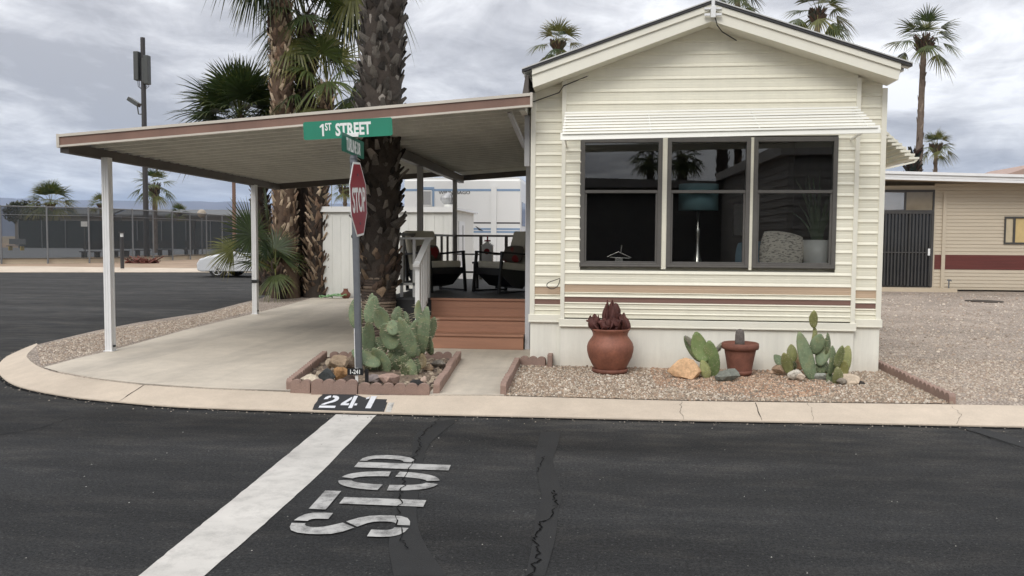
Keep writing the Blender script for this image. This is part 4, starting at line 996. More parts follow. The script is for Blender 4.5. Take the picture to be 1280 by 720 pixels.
# crossing blade
vx = Vector((-.04, 1, 0)).normalized(); n2 = V(437, 177, sy-.0)
bx = Vector((SP(2.58).x+.012, sy-.02, 2.50))
m = MB(); plate(m, bx, vx, (0, 0, 1), rrect(.90, .185, .022), .004); bl2 = build('name_blade', m, M['signgreen2'], ps, label='green crossing name blade seen edge-on')
un = vx.cross(Vector((0, 0, 1)))
m = text_mb('TURLINE DR', bx+vx*.0+Vector((0, 0, -.062))+un*.0035, vx, (0, 0, 1), .172, .60, .0008, .005, 'CENTER'); build('lettering', m, M['signwhite'], bl2)
m = MB(); m.box(bx.x-.06, bx.x+.06, sy-.045, sy+.03, 2.594, 2.632); build('blade_bracket', m, M['signwhite'], ps)
m = MB(); m.box(bx.x-.03, bx.x+.03, sy-.03, sy+.03, 2.375, 2.412); build('blade_bracket', m, M['galv'], ps)
# stop sign faces the street traffic from the right
so = SP(1.96)+Vector((.045, 0, .0)); ta = R(-3.6); tilt = R(4.0)
vx = Vector((math.sin(ta), math.cos(ta), -math.sin(tilt)*.0)); uz = Vector((-.03, -math.sin(tilt), 1)).normalized(); vx = (vx - uz*vx.dot(uz)).normalized(); un = vx.cross(uz)
octp = lambda r: [(r/math.cos(PI/8)*math.cos(PI/8+i*PI/4), r/math.cos(PI/8)*math.sin(PI/8+i*PI/4)) for i in range(8)]
m = MB(); plate(m, so, vx, uz, octp(.378), .004); stp = build('stop_panel', m, M['signwhite'], ps, label='red octagonal stop panel')
m = MB(); plate(m, so+un*.0032, vx, uz, octp(.356), .0012); build('red_field', m, M['signred'], stp)
m = text_mb('STOP', so+un*.0052+uz*-.125, vx, uz, .345, .74, .0008, .009, 'CENTER'); build('lettering', m, M['signwhite'], stp)
for z in (-.25, .25): m = MB(); q = so+un*.005+uz*z; m.obox(q, vx*.012, uz*.012, un*.005); build('bolt', m, M['galv'], stp)

# lot number marker on a stake
mk = G(446, 483, .12); mt = thing('lot_marker', 'small black 1-241 plate on white stake in the cactus planter', 'sign', (mk.x, mk.y, .12))
m = MB(); m.box(mk.x-.014, mk.x+.014, mk.y-.006, mk.y+.006, .10, .30); build('stake', m, M['potwhite'], mt)
pc_ = V(444, 464.6, mk.y-.012); m = MB(); m.box(pc_.x-.078, pc_.x+.078, pc_.y-.004, pc_.y+.004, pc_.z-.033, pc_.z+.033); pl_ = build('plate', m, M['black'], mt)
m = text_mb('1-241', pc_+Vector((-.0, -.0055, -.02)), (1, 0, 0), (0, 0, 1), .058, .85, .0006, .0015, 'CENTER'); build('lettering', m, M['signwhite'], pl_)
m = MB(); m.box(mk.x+.075, mk.x+.105, mk.y+.02, mk.y+.05, .10, .285); build('solar_stake', m, M['black'], None, 'short black stake beside the lot number plate', 'stake')

# ================================================================== EDGING
def edging(p0, p1, h, n, th, lab, tiltv=0, z0=.100, seed=0):
    p0 = Vector((p0[0], p0[1], 0)); p1 = Vector((p1[0], p1[1], 0)); d = p1-p0; L = d.length-.012; d.normalize(); nn = Vector((-d.y, d.x, 0)); r = random.Random(seed)
    pts = [(0, 0), (L, 0)]; w = L/n; rr = w/2
    for k in range(n-1, -1, -1):
        for i in range(9):
            a = PI*(.06+.88*i/8); pts.append((k*w+rr+rr*math.cos(a), h-.04+.042*math.sin(a)/1.0))
    tl = Vector((0, 0, 1))+nn*(tiltv+r.uniform(-.05, .05)); sk = r.uniform(-.008, .008)
    P_ = [p0+d*(.006+x)+tl*z+Vector((0, 0, z0-.02+sk)) for x, z in pts]
    m = MB(); m.prism(P_, nn*th)
    return build('edging_block', m, M['edging'], None, lab, 'edging', 'scalloped red edging blocks', bev=.006)
PFL, PFR, PBR, PBL = G(388, 492), G(537.5, 494), G(570, 450), G(409, 450)
def run(p0, p1, cnt, h, labs, n=5, th=.055, seed=0, tv=0):
    p0 = Vector(p0); p1 = Vector(p1)
    for k in range(cnt): edging(p0.lerp(p1, k/cnt), p0.lerp(p1, (k+1)/cnt), h, n, th, labs[k], tv, seed=seed+k)
q1, q2 = G(447, 493), G(362, 490.5)
edging(q2, G(388, 491.5), .135, 2, .055, 'short tilted red edging block at the planter front corner nearest the slab', .10, seed=1)
edging(PFL, q1, .145, 4, .055, 'four-scallop red edging block behind the painted 241', 0, seed=2)
edging(q1, PFR, .125, 6, .055, 'long six-scallop red edging block below the big prickly pear', 0, seed=3)
run(G(365, 488), PBL, 4, .13, ['red edging block first from the front along the slab side of the planter', 'red edging block second from the front along the slab side of the planter', 'red edging block third from the front along the slab side of the planter', 'rearmost red edging block along the slab side of the planter'], 5, .055, 10)
run(PBR, G(541, 493), 4, .13, ['rearmost red edging block along the walkway side of the planter', 'red edging block second from the back along the walkway side of the planter', 'red edging block third from the back along the walkway side of the planter', 'red edging block nearest the kerb along the walkway side of the planter'], 5, .06, 20)
pb0, pb1 = Vector(PBL), Vector(PBR)
for k in range(3):
    lb = ['red edging block at the back of the planter beside the slab', 'middle red edging block at the back of the planter behind the cactus', 'red edging block at the back of the planter near the steps'][k]
    a = pb0.lerp(pb1, k/3+.03); b = pb0.lerp(pb1, (k+1)/3-.02)
    edging((a.x, a.y-.08), (b.x, b.y-.08), .13, 4, .055, lb, seed=30+k)
run(G(632.5, 494), G(650, 457), 3, .13, ['red edging block nearest the kerb along the walkway side of the gravel bed', 'middle red edging block along the walkway side of the gravel bed', 'red edging block nearest the home along the walkway side of the gravel bed'], 4, .055, 40)
a, b = G(649, 457), G(682, 458.5); edging(a, b, .135, 3, .055, 'three-scallop red edging block at the home corner of the gravel bed', seed=50)
c = G(687, 459.5); m = MB(); m.box(c.x-.027, c.x+.027, c.y-.01, c.y+.30, .09, .245); build('edging_block', m, M['edging'], None, 'red edging block standing end-on against the skirting', 'edging', 'scalloped red edging blocks', bev=.006)
run(G(1090, 458.5), G(1187, 505), 4, .115, ['red edging block nearest the home corner along the right side of the gravel bed', 'red edging block second from the home corner on the right side of the gravel bed', 'red edging block third from the home corner on the right side of the gravel bed', 'red edging block nearest the kerb along the right side of the gravel bed'], 5, .055, 60)

# planter soil
m = MB(); s0 = [Vector((p.x, p.y, .10)) for p in (G(366, 488), G(445, 491), G(537, 492), PBR, PBL)]
ctr = Vector((-2.45, 8.9, .15)); ring = sub(s0+[s0[0]], 6)[:-1]; vs = [(p.x, p.y, .108) for p in ring]+[(p.lerp(ctr, .35).x, p.lerp(ctr, .35).y, .135+.02*noise.noise(p*3)) for p in ring]+[tuple(ctr)]
n_ = len(ring); m.add(vs, [(i, (i+1) % n_, (i+1) % n_+n_, i+n_) for i in range(n_)]+[(i+n_, (i+1) % n_+n_, 2*n_) for i in range(n_)], 0, (1, 1, 1), True); build('planter_soil', m, mat('planter_dirt', (.17, .125, .09), .95, .35, 7, 1., 25, .02, var2=.25, scale2=30), kind='structure')
m = MB(); pebbles(m, [tuple(p) for p in s0], 1500, [(.30, .24, .18), (.22, .17, .13), (.40, .33, .25), (.14, .11, .09)], .012, .035, 15, .12); build('planter_rubble', m, M['pebble'], kind='stuff', label='rubble and dry litter inside the cactus planter')

# ================================================================== ROCKS
def rockpx(x, y, w, h, Y, t, seed, lab, dz=0, rough=.35):
    c = V(x, y, Y); s = Y/FPX; m = MB(); m.rock(c, w*s*.62, w*s*.55, h*s*.68, seed, 0, t, 2, rough); build('rock', m, M['rock'], None, lab, 'rock', 'rocks in the beds')
rockpx(388, 473.5, 23, 8, 7.98, (.52, .45, .35), 1, 'flat white rock behind the corner edging block of the planter')
rockpx(409, 468, 22, 16, 8.12, (.055, .06, .06), 2, 'dark slate rock behind the four-scallop edging block')
rockpx(427, 468, 17, 17, 8.15, (.33, .19, .09), 3, 'rusty orange rock between the dark slate and the lot plate')
rockpx(437, 473, 20, 12, 8.08, (.07, .05, .04), 4, 'dark brown rock directly behind the lot plate stake')
rockpx(425, 455, 24, 16, 8.6, (.30, .225, .155), 5, 'largest tan rock at the slab side of the planter')
rockpx(439, 453, 18, 17, 8.75, (.22, .165, .12), 6, 'brown rock between the tan rock and the sign post')
rockpx(412, 455, 10, 11, 8.75, (.35, .285, .21), 7, 'small upright tan rock near the rear edging of the planter')
rockpx(470, 472.5, 26, 9, 8.2, (.22, .185, .175), 8, 'low grey rock in front of the cactus stem')
rockpx(487, 475, 27, 14, 8.05, (.35, .245, .20), 9, 'pinkish rock behind the long edging block')
rockpx(524, 479, 19, 10, 8.0, (.035, .034, .034), 10, 'black rock at the front right corner of the planter')
rockpx(530, 475, 8, 8, 8.0, (.48, .36, .29), 11, 'small pale pink rock beside the black planter rock')
rockpx(547, 454, 17, 9, 9.3, (.27, .24, .20), 12, 'grey rock at the back of the planter near the steps')
rockpx(536, 459, 13, 8, 9.0, (.33, .24, .16), 23, 'tan rubble rock between the cactus and the rear grey rock')
rockpx(857, 463, 37, 24, 9.05, (.66, .43, .25), 13, 'large peach coloured rock beside the middle prickly pear', rough=.3)
rockpx(908, 469, 28, 15, 8.95, (.21, .22, .19), 14, 'mottled grey green rock in front of the small terracotta pot', rough=.5)
rockpx(1000, 452, 15, 19, 9.55, (.55, .38, .25), 15, 'peach rock behind the yellow green cactus pads')
rockpx(975, 462, 15, 10, 9.35, (.36, .25, .17), 16, 'brown rock at the foot of the small cactus pads')
rockpx(993, 467, 16, 10, 9.1, (.62, .58, .50), 17, 'white rock in front of the tall prickly pear')
rockpx(1001, 471, 10, 7, 9.0, (.60, .50, .40), 18, 'small cream rock touching the white rock')
rockpx(1026, 470, 13, 9, 9.15, (.33, .34, .30), 19, 'mottled grey rock between the two tall cactus clumps')
rockpx(1062, 477, 24, 14, 8.9, (.52, .43, .33), 20, 'cream rock at the right end of the cactus row')
rockpx(1076, 480, 9, 7, 8.9, (.05, .045, .04), 21, 'small black rock at the right end of the cactus row')
rockpx(1053, 478, 12, 8, 8.85, (.24, .21, .17), 22, 'grey brown rock in front of the right cactus clump')

# ================================================================== CACTI
def pad(mb, base, tip, w, turn, th, t, seed, mi=0, obov=.25):
    """one cactus pad: obovate flattened body, plus areoles with short spines"""
    base = Vector(base); tip = Vector(tip); ax = tip-base; L = ax.length; a = ax.normalized()
    side = Vector((math.cos(turn), math.sin(turn), 0)); side = (side-a*side.dot(a)).normalized(); nr = side.cross(a); r = random.Random(seed)
    nl, nk = 12, 14; vs = []; fs = []; bendx = r.uniform(-.12, .12)*L
    def wid(t): return max(.0, (math.sin(PI*min(1, t**(1/(1+obov)))))**.62)*(.8+.2*t)
    for j in range(nl+1):
        t_ = j/nl; tt = .015+.97*t_; ww = w/2*wid(tt); hh = th/2*(wid(tt)**.6)*(1.15-.35*tt); c = base+a*L*t_+nr*bendx*math.sin(PI*t_)
        for k in range(nk):
            an = 2*PI*k/nk; wob = 1+.05*noise.noise(Vector((an, t_*3, seed*3.3))); vs.append(c+side*ww*wob*math.cos(an)+nr*hh*math.sin(an))
    for j in range(nl):
        for k in range(nk): fs.append((j*nk+k, j*nk+(k+1) % nk, (j+1)*nk+(k+1) % nk, (j+1)*nk+k))
    fs.append(tuple(range(nk-1, -1, -1))); fs.append(tuple(nl*nk+k for k in range(nk)))
    g = r.uniform(.85, 1.18); mb.add(vs, fs, mi, (t[0]*g, t[1]*g, t[2]*g), True)
    sp = []
    for q in range(int(40+90*L)):
        j = r.randint(2, nl-1); k = r.randrange(nk)
        p = vs[j*nk+k]; c = base+a*L*(j/nl); o = (p-c)
        o = (side*o.dot(side)*.25 + nr*o.dot(nr)*3 + side*o.dot(side)*(.9 if abs(math.cos(2*PI*k/nk)) > .9 else 0)); 
        if o.length < 1e-5: continue
        o.normalize(); sp.append((p, (o+Vector((r.uniform(-.4, .4), r.uniform(-.4, .4), r.uniform(-.3, .4)))).normalized()))
    return sp
def spines(mb, sps, l0, l1, seed):
    r = random.Random(seed)
    for p, d in sps:
        x = d.cross(Vector((0, 0, 1)))
        if x.length < 1e-3: x = Vector((1, 0, 0))
        x.normalize(); y = d.cross(x); 
        mb.add([p+x*.0028, p-x*.0014+y*.0024, p-x*.0014-y*.0024, p+d*r.uniform(l0, l1)], [(0, 1, 3), (1, 2, 3), (2, 0, 3)], 1, (.99, 1, 1))
GR = (.175, .225, .13); GY = (.23, .24, .095); GD = (.11, .14, .072); GG = (.25, .245, .21)
def cactus(name, lab, zoomf, sc_, pads, Y0, th, sl, group='prickly pears'):
    m = MB(); sps = []
    for i, (b, t, w, dy, turn, col) in enumerate(pads):
        pb = V(*zoomf(*b), Y0+dy); pt = V(*zoomf(*t), Y0+dy+(-.06 if i % 2 else .05)); ww = 1.17*w/sc_*Y0/FPX/max(.45, math.cos(R(turn)))
        if (pt-pb).length < .01: continue
        sps += pad(m, pb, pt, ww, R(turn), th, col, i*3+len(pads))
    cen = V(*zoomf(*pads[0][0]), Y0); lo = min(p[2] for p in m.v); loc = (sum(p[0] for p in m.v)/len(m.v), Y0, lo)
    spines(m, sps, sl*.5, sl*1.3, 3); o = build('prickly_pear', m, [M['cactus'], M['spine']], None, lab, 'cactus', group, loc=loc)
zA = lambda x, y: (430+x/5.14, 360+y/5.14)
cactus('', 'large sprawling prickly pear with many grey green pads in the edged planter', zA, 5.14, [
    ((85, 265), (66, 72), 92, .30, 15, GR), ((160, 230), (182, 32), 66, .34, -40, GR), ((160, 235), (200, 50), 92, .22, 25, GR), ((245, 275), (228, 120), 118, .18, -12, GR), ((325, 240), (352, 118), 66, .26, 30, GR),
    ((165, 450), (160, 205), 72, .02, 35, GR), ((230, 500), (52, 400), 108, -.12, 20, GR), ((285, 550), (185, 385), 112, -.04, -15, GR), ((255, 430), (215, 315), 84, .12, 10, GD), ((310, 400), (262, 225), 138, .03, -8, GR), ((320, 305), (312, 205), 86, -.06, 12, GR),
    ((450, 450), (356, 186), 112, -.12, -22, GR), ((470, 440), (459, 205), 80, .05, 38, GR), ((497, 430), (536, 118), 92, .12, -20, GR), ((497, 240), (479, 78), 40, .20, 55, GR), ((545, 340), (580, 186), 58, .22, 40, GR),
    ((330, 560), (315, 380), 110, .10, 0, GD), ((270, 560), (300, 420), 80, .16, 10, GD), ((430, 620), (428, 455), 92, -.18, 0, GD), ((395, 590), (372, 480), 46, -.20, 0, GD), ((460, 560), (468, 450), 56, -.14, 10, GD), ((360, 520), (420, 430), 90, .06, -10, GD), ((500, 520), (500, 420), 60, .04, 0, (.32, .25, .14)), ((225, 470), (195, 350), 96, .16, -20, GR), ((400, 470), (330, 330), 100, .18, 15, GD), ((120, 380), (105, 240), 80, .30, -15, GR), ((420, 330), (400, 200), 80, .28, 10, GD), ((560, 430), (545, 300), 66, .20, -25, GR), ((390, 250), (392, 150), 60, .34, -10, GR), ((250, 520), (120, 470), 90, .05, 30, GD)], 8.85, .036, .042)
zB = lambda x, y: (840+x/8, 400+y/8)
cactus('', 'prickly pear with four upright green pads beside the peach rock', zB, 8, [
    ((285, 415), (125, 160), 105, .10, -10, GD), ((270, 320), (130, 155), 60, .14, 5, GG), ((330, 430), (238, 118), 165, -.04, 12, (.15, .20, .075)), ((410, 580), (372, 205), 160, .02, -18, (.14, .19, .075)), ((350, 605), (300, 400), 105, -.10, 15, GY), ((430, 320), (494, 226), 52, .22, 20, GG), ((140, 470), (80, 400), 44, .2, 50, GG), ((60, 460), (120, 380), 40, .24, 30, GG)], 9.2, .042, .012)
zC = lambda x, y: (960+x/6, 380+y/6)
cactus('', 'small prickly pear of three yellow green pads right of the small pot', zC, 6, [
    ((140, 465), (46, 382), 78, 0, 10, GR), ((165, 530), (118, 366), 76, -.06, -12, GY), ((185, 440), (174, 302), 78, .06, 8, GY), ((200, 490), (190, 430), 40, .06, 0, GD)], 9.35, .036, .010)
cactus('', 'tall prickly pear topped by a single raised pad near the home corner', zC, 6, [
    ((340, 580), (232, 208), 112, -.04, 14, GR), ((345, 375), (396, 224), 92, .06, -15, GR), ((328, 310), (347, 165), 38, .10, 40, GY), ((345, 180), (345, 48), 64, .08, 12, GY), ((385, 465), (442, 255), 92, .02, -20, GR), ((435, 410), (446, 216), 44, .10, 60, GD), ((400, 530), (385, 430), 80, .04, 0, GD), ((260, 400), (240, 300), 40, .08, 60, GD), ((440, 520), (436, 430), 44, .1, 30, GD)], 9.2, .045, .010)
cactus('', 'mottled prickly pear clump nearest the right end of the bed', zC, 6, [
    ((465, 535), (483, 312), 58, .04, 35, GD), ((515, 480), (558, 312), 70, -.02, 20, (.17, .20, .085)), ((540, 560), (604, 312), 82, .05, -30, (.22, .23, .09)), ((520, 625), (520, 470), 76, -.06, 0, (.20, .21, .085)), ((468, 610), (462, 500), 52, .03, 10, GD), ((540, 590), (575, 420), 80, .02, -15, (.22, .22, .08))], 9.0, .042, .010)

# ================================================================== POTS
u = G(762.5, 469.5, .106); u.y += .22; s_ = u.y/FPX
urn = thing('terracotta_urn', 'round-bellied terracotta urn on a saucer holding curled dark red dried leaves', 'pot', (u.x, u.y, .106))
k = s_/6.55*1.0
UR = 2.0
def pz(y): return (648-y)*k+.0
m = MB(); m.lathe((u.x, u.y, .106), [(124*k, pz(622)), (132*k, pz(606)), (152*k, pz(570)), (176*k, pz(520)), (188*k, pz(470)), (190*k, pz(435)), (180*k, pz(400)), (158*k, pz(368)), (142*k, pz(345)), (142*k, pz(328)), (152*k, pz(305)), (164*k, pz(288)), (160*k, pz(283)), (144*k, pz(288)), (132*k, pz(310))], 40, wob=.012); build('body', m, M['terracotta'], urn)
m = MB(); m.lathe((u.x, u.y, .106), [(132*k, 0), (144*k, pz(636)), (148*k, pz(612)), (140*k, pz(610)), (132*k, pz(625))], 36); build('saucer', m, M['terradark'], urn)
dr = random.Random(5)
m = MB(); m.lathe((u.x, u.y, .106), [(138*k, pz(312)), (10*k, pz(305))], 24); build('soil', m, M['soil'], urn)
m = MB()
def curled(mb, b, az, h, out, w, tw):
    la, lb = [], []
    for i in range(8):
        t = i/7; r_ = out*math.sin(t*1.9); z = h*t; c = Vector(b)+Vector((math.cos(az)*r_, math.sin(az)*r_, z)); ww = w*math.sin(PI*(.12+.82*t)); tt = az+PI/2+tw*t
        d = Vector((math.cos(tt), math.sin(tt), .3*math.sin(4*t))); la.append(c+d*ww); lb.append(c-d*ww)
    mb.strip(la, lb, 0, (1, 1, 1), True)
zt = .106+pz(300)
for i in range(11): curled(m, (u.x+dr.uniform(-.05, .05), u.y+dr.uniform(-.03, .03), zt), dr.uniform(0, 6.28), dr.uniform(.22, .335), dr.uniform(-.03, .05), dr.uniform(.05, .08), dr.uniform(-2, 2))
for i in range(34): curled(m, (u.x+dr.uniform(-.17, .18), u.y+dr.uniform(-.14, .14), zt-.01), dr.uniform(0, 6.28), dr.uniform(.10, .20), dr.uniform(.02, .09), dr.uniform(.03, .065), dr.uniform(-2.5, 2.5))
for dx, h in ((-.24, .10), (-.20, .17), (-.26, .14)): m.tube([(u.x-.03, u.y-.05, zt), (u.x+dx*.7, u.y-.08, zt+h*.6), (u.x+dx, u.y-.10, zt+h*.8)], [.03, .022, .012], 6)
m.rock((u.x+.015, u.y, zt+.17), .06, .06, .19, 31, sub=3, rough=.7); m.rock((u.x-.02, u.y-.02, zt+.04), .16, .13, .08, 32, sub=3, rough=.7)
o = build('dried_leaves', m, M['driedleaf'], urn)
sm_ = o.modifiers.new('thick', 'SOLIDIFY'); sm_.thickness = .006
w = G(927, 471.5, .106); w.y += .14; k = w.y/FPX/8
def pz2(y): return (585-y)*k
pt = thing('terracotta_pot', 'small weathered terracotta pot on saucer with a grey stub cactus', 'pot', (w.x, w.y, .106))
m = MB(); m.lathe((w.x, w.y, .106), [(112*k, pz2(560)), (118*k, pz2(520)), (134*k, pz2(430)), (150*k, pz2(345)), (152*k, pz2(330)), (176*k, pz2(322)), (180*k, pz2(300)), (178*k, pz2(268)), (168*k, pz2(262)), (160*k, pz2(290))], 40, wob=.01); build('body', m, M['terradark'], pt)
m = MB(); m.lathe((w.x, w.y, .106), [(100*k, 0), (118*k, pz2(560)), (122*k, pz2(532)), (114*k, pz2(532)), (110*k, pz2(550))], 32); build('saucer', m, M['terradark'], pt)
m = MB(); m.lathe((w.x, w.y, .106), [(160*k, pz2(292)), (5*k, pz2(286))], 24); build('soil', m, mat('gritty_soil', (.28, .19, .14), .95, .3, 30, .8, 80, .01), pt)
m = MB(); m.lathe((w.x-.005, w.y, .106), [(46*k, pz2(295)), (47*k, pz2(250)), (45*k, pz2(190)), (40*k, pz2(155)), (28*k, pz2(136)), (8*k, pz2(128))], 22, wob=.05); build('stub_cactus', m, mat('grey_cactus', (.17, .15, .135), .9, .2, 30, 1., 110, .02, var2=.25, scale2=90), pt)
# ================================================================== PALMS
UP = Vector((0, 0, 1))
def boot(mb, p, az, r, L, w, o, tw, t, th=.014, split=True):
    out = Vector((math.cos(az), math.sin(az), 0)); tg = Vector((-out.y, out.x, 0)); u = (UP*math.cos(tw)+tg*math.sin(tw)); g = (tg*math.cos(tw)-UP*math.sin(tw))
    b = p+out*(r*.92); mid = p+out*(r+o*.5)+u*L*.5; tip = p+out*(r+o)+u*L; bk = out*-th
    rings = []
    for c, ww, sag in ((b, w, 0), (mid, w*.78, .012), (tip, w*.42, .006)):
        rings += [c-g*ww, c+out*sag, c+g*ww, c+g*ww+bk, c-g*ww+bk]
    fs = []
    for j in range(2):
        for k in range(5): fs.append((j*5+k, j*5+(k+1) % 5, (j+1)*5+(k+1) % 5, (j+1)*5+k))
    fs.append((10, 11, 12, 13, 14)); mb.add(rings, fs, 0, t)
def path_at(path, t):
    n = len(path)-1; f = max(0, min(.9999, t))*n; i = int(f); return path[i].lerp(path[i+1], f-i)
def trunk(mb, path, r0, r1, t_boot, nb, L, w, o, cols, seed, core=(.05, .04, .033), nseg=10, flare=.0, twist=.5):
    r = random.Random(seed); P = [Vector(p) for p in path]; n = 26
    pts = [path_at(P, i/n) for i in range(n+1)]; rs = [(r0+(r1-r0)*i/n)*(1+flare*math.exp(-i/2))*(1+.04*math.sin(i*2.7+seed)) for i in range(n+1)]
    mb.tube(pts, rs, nseg, 0, core)
    a = r.uniform(0, 6)
    for i in range(nb):
        t = t_boot[0]+(t_boot[1]-t_boot[0])*(i+r.random())/nb; p = path_at(P, t); a += 2.39996; rr = r0+(r1-r0)*t; c = r.choice(cols); g = r.uniform(.6, 1.35)
        boot(mb, p, a+r.uniform(-.25, .25), rr, L*r.uniform(.7, 1.3), w*r.uniform(.75, 1.2), o*r.uniform(.5, 1.5), r.uniform(-twist, twist), (c[0]*g, c[1]*g, c[2]*g))
def frond(mb, o, az, el, pet, Rr, nseg, spread, droop, col, r, segs=3, sag=.25, roll=None):
    d = Vector((math.cos(az)*math.cos(el), math.sin(az)*math.cos(el), math.sin(el))); o = Vector(o)
    hub = o+d*pet-UP*pet*sag*max(.15, math.cos(el)); m_ = o+d*pet*.55-UP*pet*sag*.25*max(.15, math.cos(el))
    a = (hub-m_).normalized(); s = a.cross(UP)
    if s.length < .1: s = Vector((math.sin(az), -math.cos(az), 0))
    s.normalize(); n_ = s.cross(a); roll = r.uniform(-.35, .35) if roll is None else roll; s, n_ = s*math.cos(roll)+n_*math.sin(roll), n_*math.cos(roll)-s*math.sin(roll)
    pc = (col[0]*1.3+.03, col[1]*1.15+.02, col[2]*.9+.005)
    for sd in (-1, 1): mb.strip([o+s*.022*sd, m_+s*.018*sd, hub+s*.012*sd], [o+n_*.012, m_+n_*.012, hub+n_*.008], 0, pc)
    for j in range(nseg):
        f = (j+.5)/nseg*2-1; an = f*spread/2+r.uniform(-.02, .02); L = Rr*(.72+.28*math.cos(an*.75))*r.uniform(.9, 1.06); dj = a*math.cos(an)+s*math.sin(an)
        lt = -a*math.sin(an)+s*math.cos(an); fold = n_*(.16*(1 if j % 2 else -1)); wm = Rr*.40*spread/nseg*.56; dr = droop*r.uniform(.6, 1.5)
        la, lb = [], []
        for q in range(segs+1):
            t = q/segs; tt = .02+.98*t; w = (wm*min(1, tt/.4) if tt < .42 else wm*max(.04, 1-((tt-.42)/.58)**1.3*.97))
            c = hub+dj*L*tt-UP*L*dr*(tt**2.4)+n_*(-.10*Rr*(math.sin(an)**2))*tt
            la.append(c-lt*w+fold*w); lb.append(c+lt*w-fold*w)
        g = r.uniform(.75, 1.25); cc = (col[0]*g, col[1]*g, col[2]*g)
        nn = len(la); mb.add(la+lb, [(i, i+1, nn+i+1, nn+i) for i in range(nn-2)], 0, cc)
        tip = (cc[0]*1.25+.02, cc[1]*1.1+.015, cc[2]); mb.add([la[-2], la[-1], lb[-1], lb[-2]], [(0, 1, 2, 3)], 0, tip)
G1 = (.040, .062, .018); G2 = (.062, .082, .022); G3 = (.11, .115, .032); GB = (.16, .115, .06); G0 = (.026, .043, .016)
def crown(mb, c, nf, pet, Rr, nseg, seed, els=(75, -40), cols=(G1, G1, G2, G0), dead=0, segs=3, droop=.28, spread=R(215), az0=0, azr=2*PI):
    r = random.Random(seed)
    for i in range(nf):
        t = i/max(1, nf-1); el = R(els[0]+(els[1]-els[0])*t+r.uniform(-9, 9)); az = az0+((i*2.39996) % (2*PI))/(2*PI)*azr+r.uniform(-.15, .15)
        col = r.choice(cols); 
        if t > .8 and r.random() < .35: col = G3
        frond(mb, c, az, el, pet*r.uniform(.8, 1.15), Rr*r.uniform(.85, 1.1), nseg, spread, droop*(.6+.9*t), col, r, segs)
    for i in range(dead):
        frond(mb, Vector(c)-UP*.15, r.uniform(0, 2*PI), R(r.uniform(-88, -55)), pet*.7, Rr*.8, max(6, nseg//2), R(120), .1, GB, r, 2)
def palm(label, base, path, r0, r1, tb, nb, bl, bw, bo, cols, seed, cr, group='palm trees', core=(.05, .04, .033), flare=0, twist=.5, nseg=10):
    t = thing('palm_tree', label, 'palm tree', base, group)
    m = MB(); trunk(m, path, r0, r1, tb, nb, bl, bw, bo, cols, seed, core, nseg, flare, twist); build('trunk', m, M['bark'], t)
    m = MB(); crown(m, path[-1], **cr, seed=seed); build('crown', m, M['palmleaf'], t)
    return t
BK = [(.07, .061, .053), (.11, .098, .086), (.038, .033, .029), (.20, .18, .16), (.05, .041, .034), (.13, .115, .10)]
BT = [(.48, .37, .26), (.36, .26, .175), (.24, .16, .11), (.58, .46, .34), (.12, .08, .058)]
BD = [(.14, .10, .075), (.09, .062, .047), (.20, .145, .10), (.055, .042, .034)]
# the big dark palm behind the planter
YP = 11.45
pa = [V(474, 432, YP), V(473, 345, YP), V(474, 250, YP), V(476, 130, YP), V(480, 0, YP), V(484, -120, YP), V(487, -230, YP), V(489, -330, YP)]
base = Vector((pa[0].x, YP, .1)); pa[0] = base
t = thing('palm_tree', 'thick dark foreground palm trunk covered in shaggy old leaf bases behind the street sign', 'palm tree', base, 'palm trees')
m = MB(); r8 = random.Random(3)
pts = [path_at(pa, i/50) for i in range(51)]; rs = []
for i in range(51):
    z = pts[i].z; rs.append((.235 if z < 1.0 else .235+.035*min(1, (z-1.0)/.4))*(1+.035*math.sin(i*9.1))-.05*max(0, z-4)/4)
m.tube(pts, rs, 18, 0, (.055, .045, .038))
for k in range(22):     # ring scars of the bare foot
    z = .12+k*.042; a_ = path_at(pa, 0).lerp(pa[1], (z-.1)/(pa[1].z-.1)); rr = .238+r8.uniform(-.004, .008); c = r8.choice([(.17, .13, .10), (.11, .085, .066), (.21, .165, .125), (.08, .06, .05)])
    m.lathe((a_.x, a_.y, z), [(rr-.02, -.004), (rr, 0), (rr+.004, .02), (rr-.006, .034)], 18, 0, c, .05)
build('trunk', m, M['bark'], t)
m = MB(); a_ = 0
for i in range(900):
    z = .78+(7.2-.78)*(i+r8.random())/900; tt = 0
    for q in range(len(pa)-1):
        if pa[q].z <= z <= pa[q+1].z: p = pa[q].lerp(pa[q+1], (z-pa[q].z)/(pa[q+1].z-pa[q].z))
    a_ += 2.39996; c = r8.choice(BK if z > 1.35 else BD+BK[:1]); g = r8.uniform(.5, 1.25); low = z < 1.5
    boot(m, p, a_+r8.uniform(-.3, .3), .235, r8.uniform(.13, .26), r8.uniform(.035, .07), r8.choice((r8.uniform(.02, .08), r8.uniform(.02, .10), r8.uniform(.05, .18))) if not low else r8.uniform(.02, .09), r8.uniform(-.95, .95), (c[0]*g, c[1]*g, c[2]*g), .012)
build('leaf_bases', m, M['bark'], t)
m = MB(); crown(m, pa[-1], 34, 1.3, 1.15, 28, 21, (80, -50), dead=8); build('crown', m, M['palmleaf'], t)
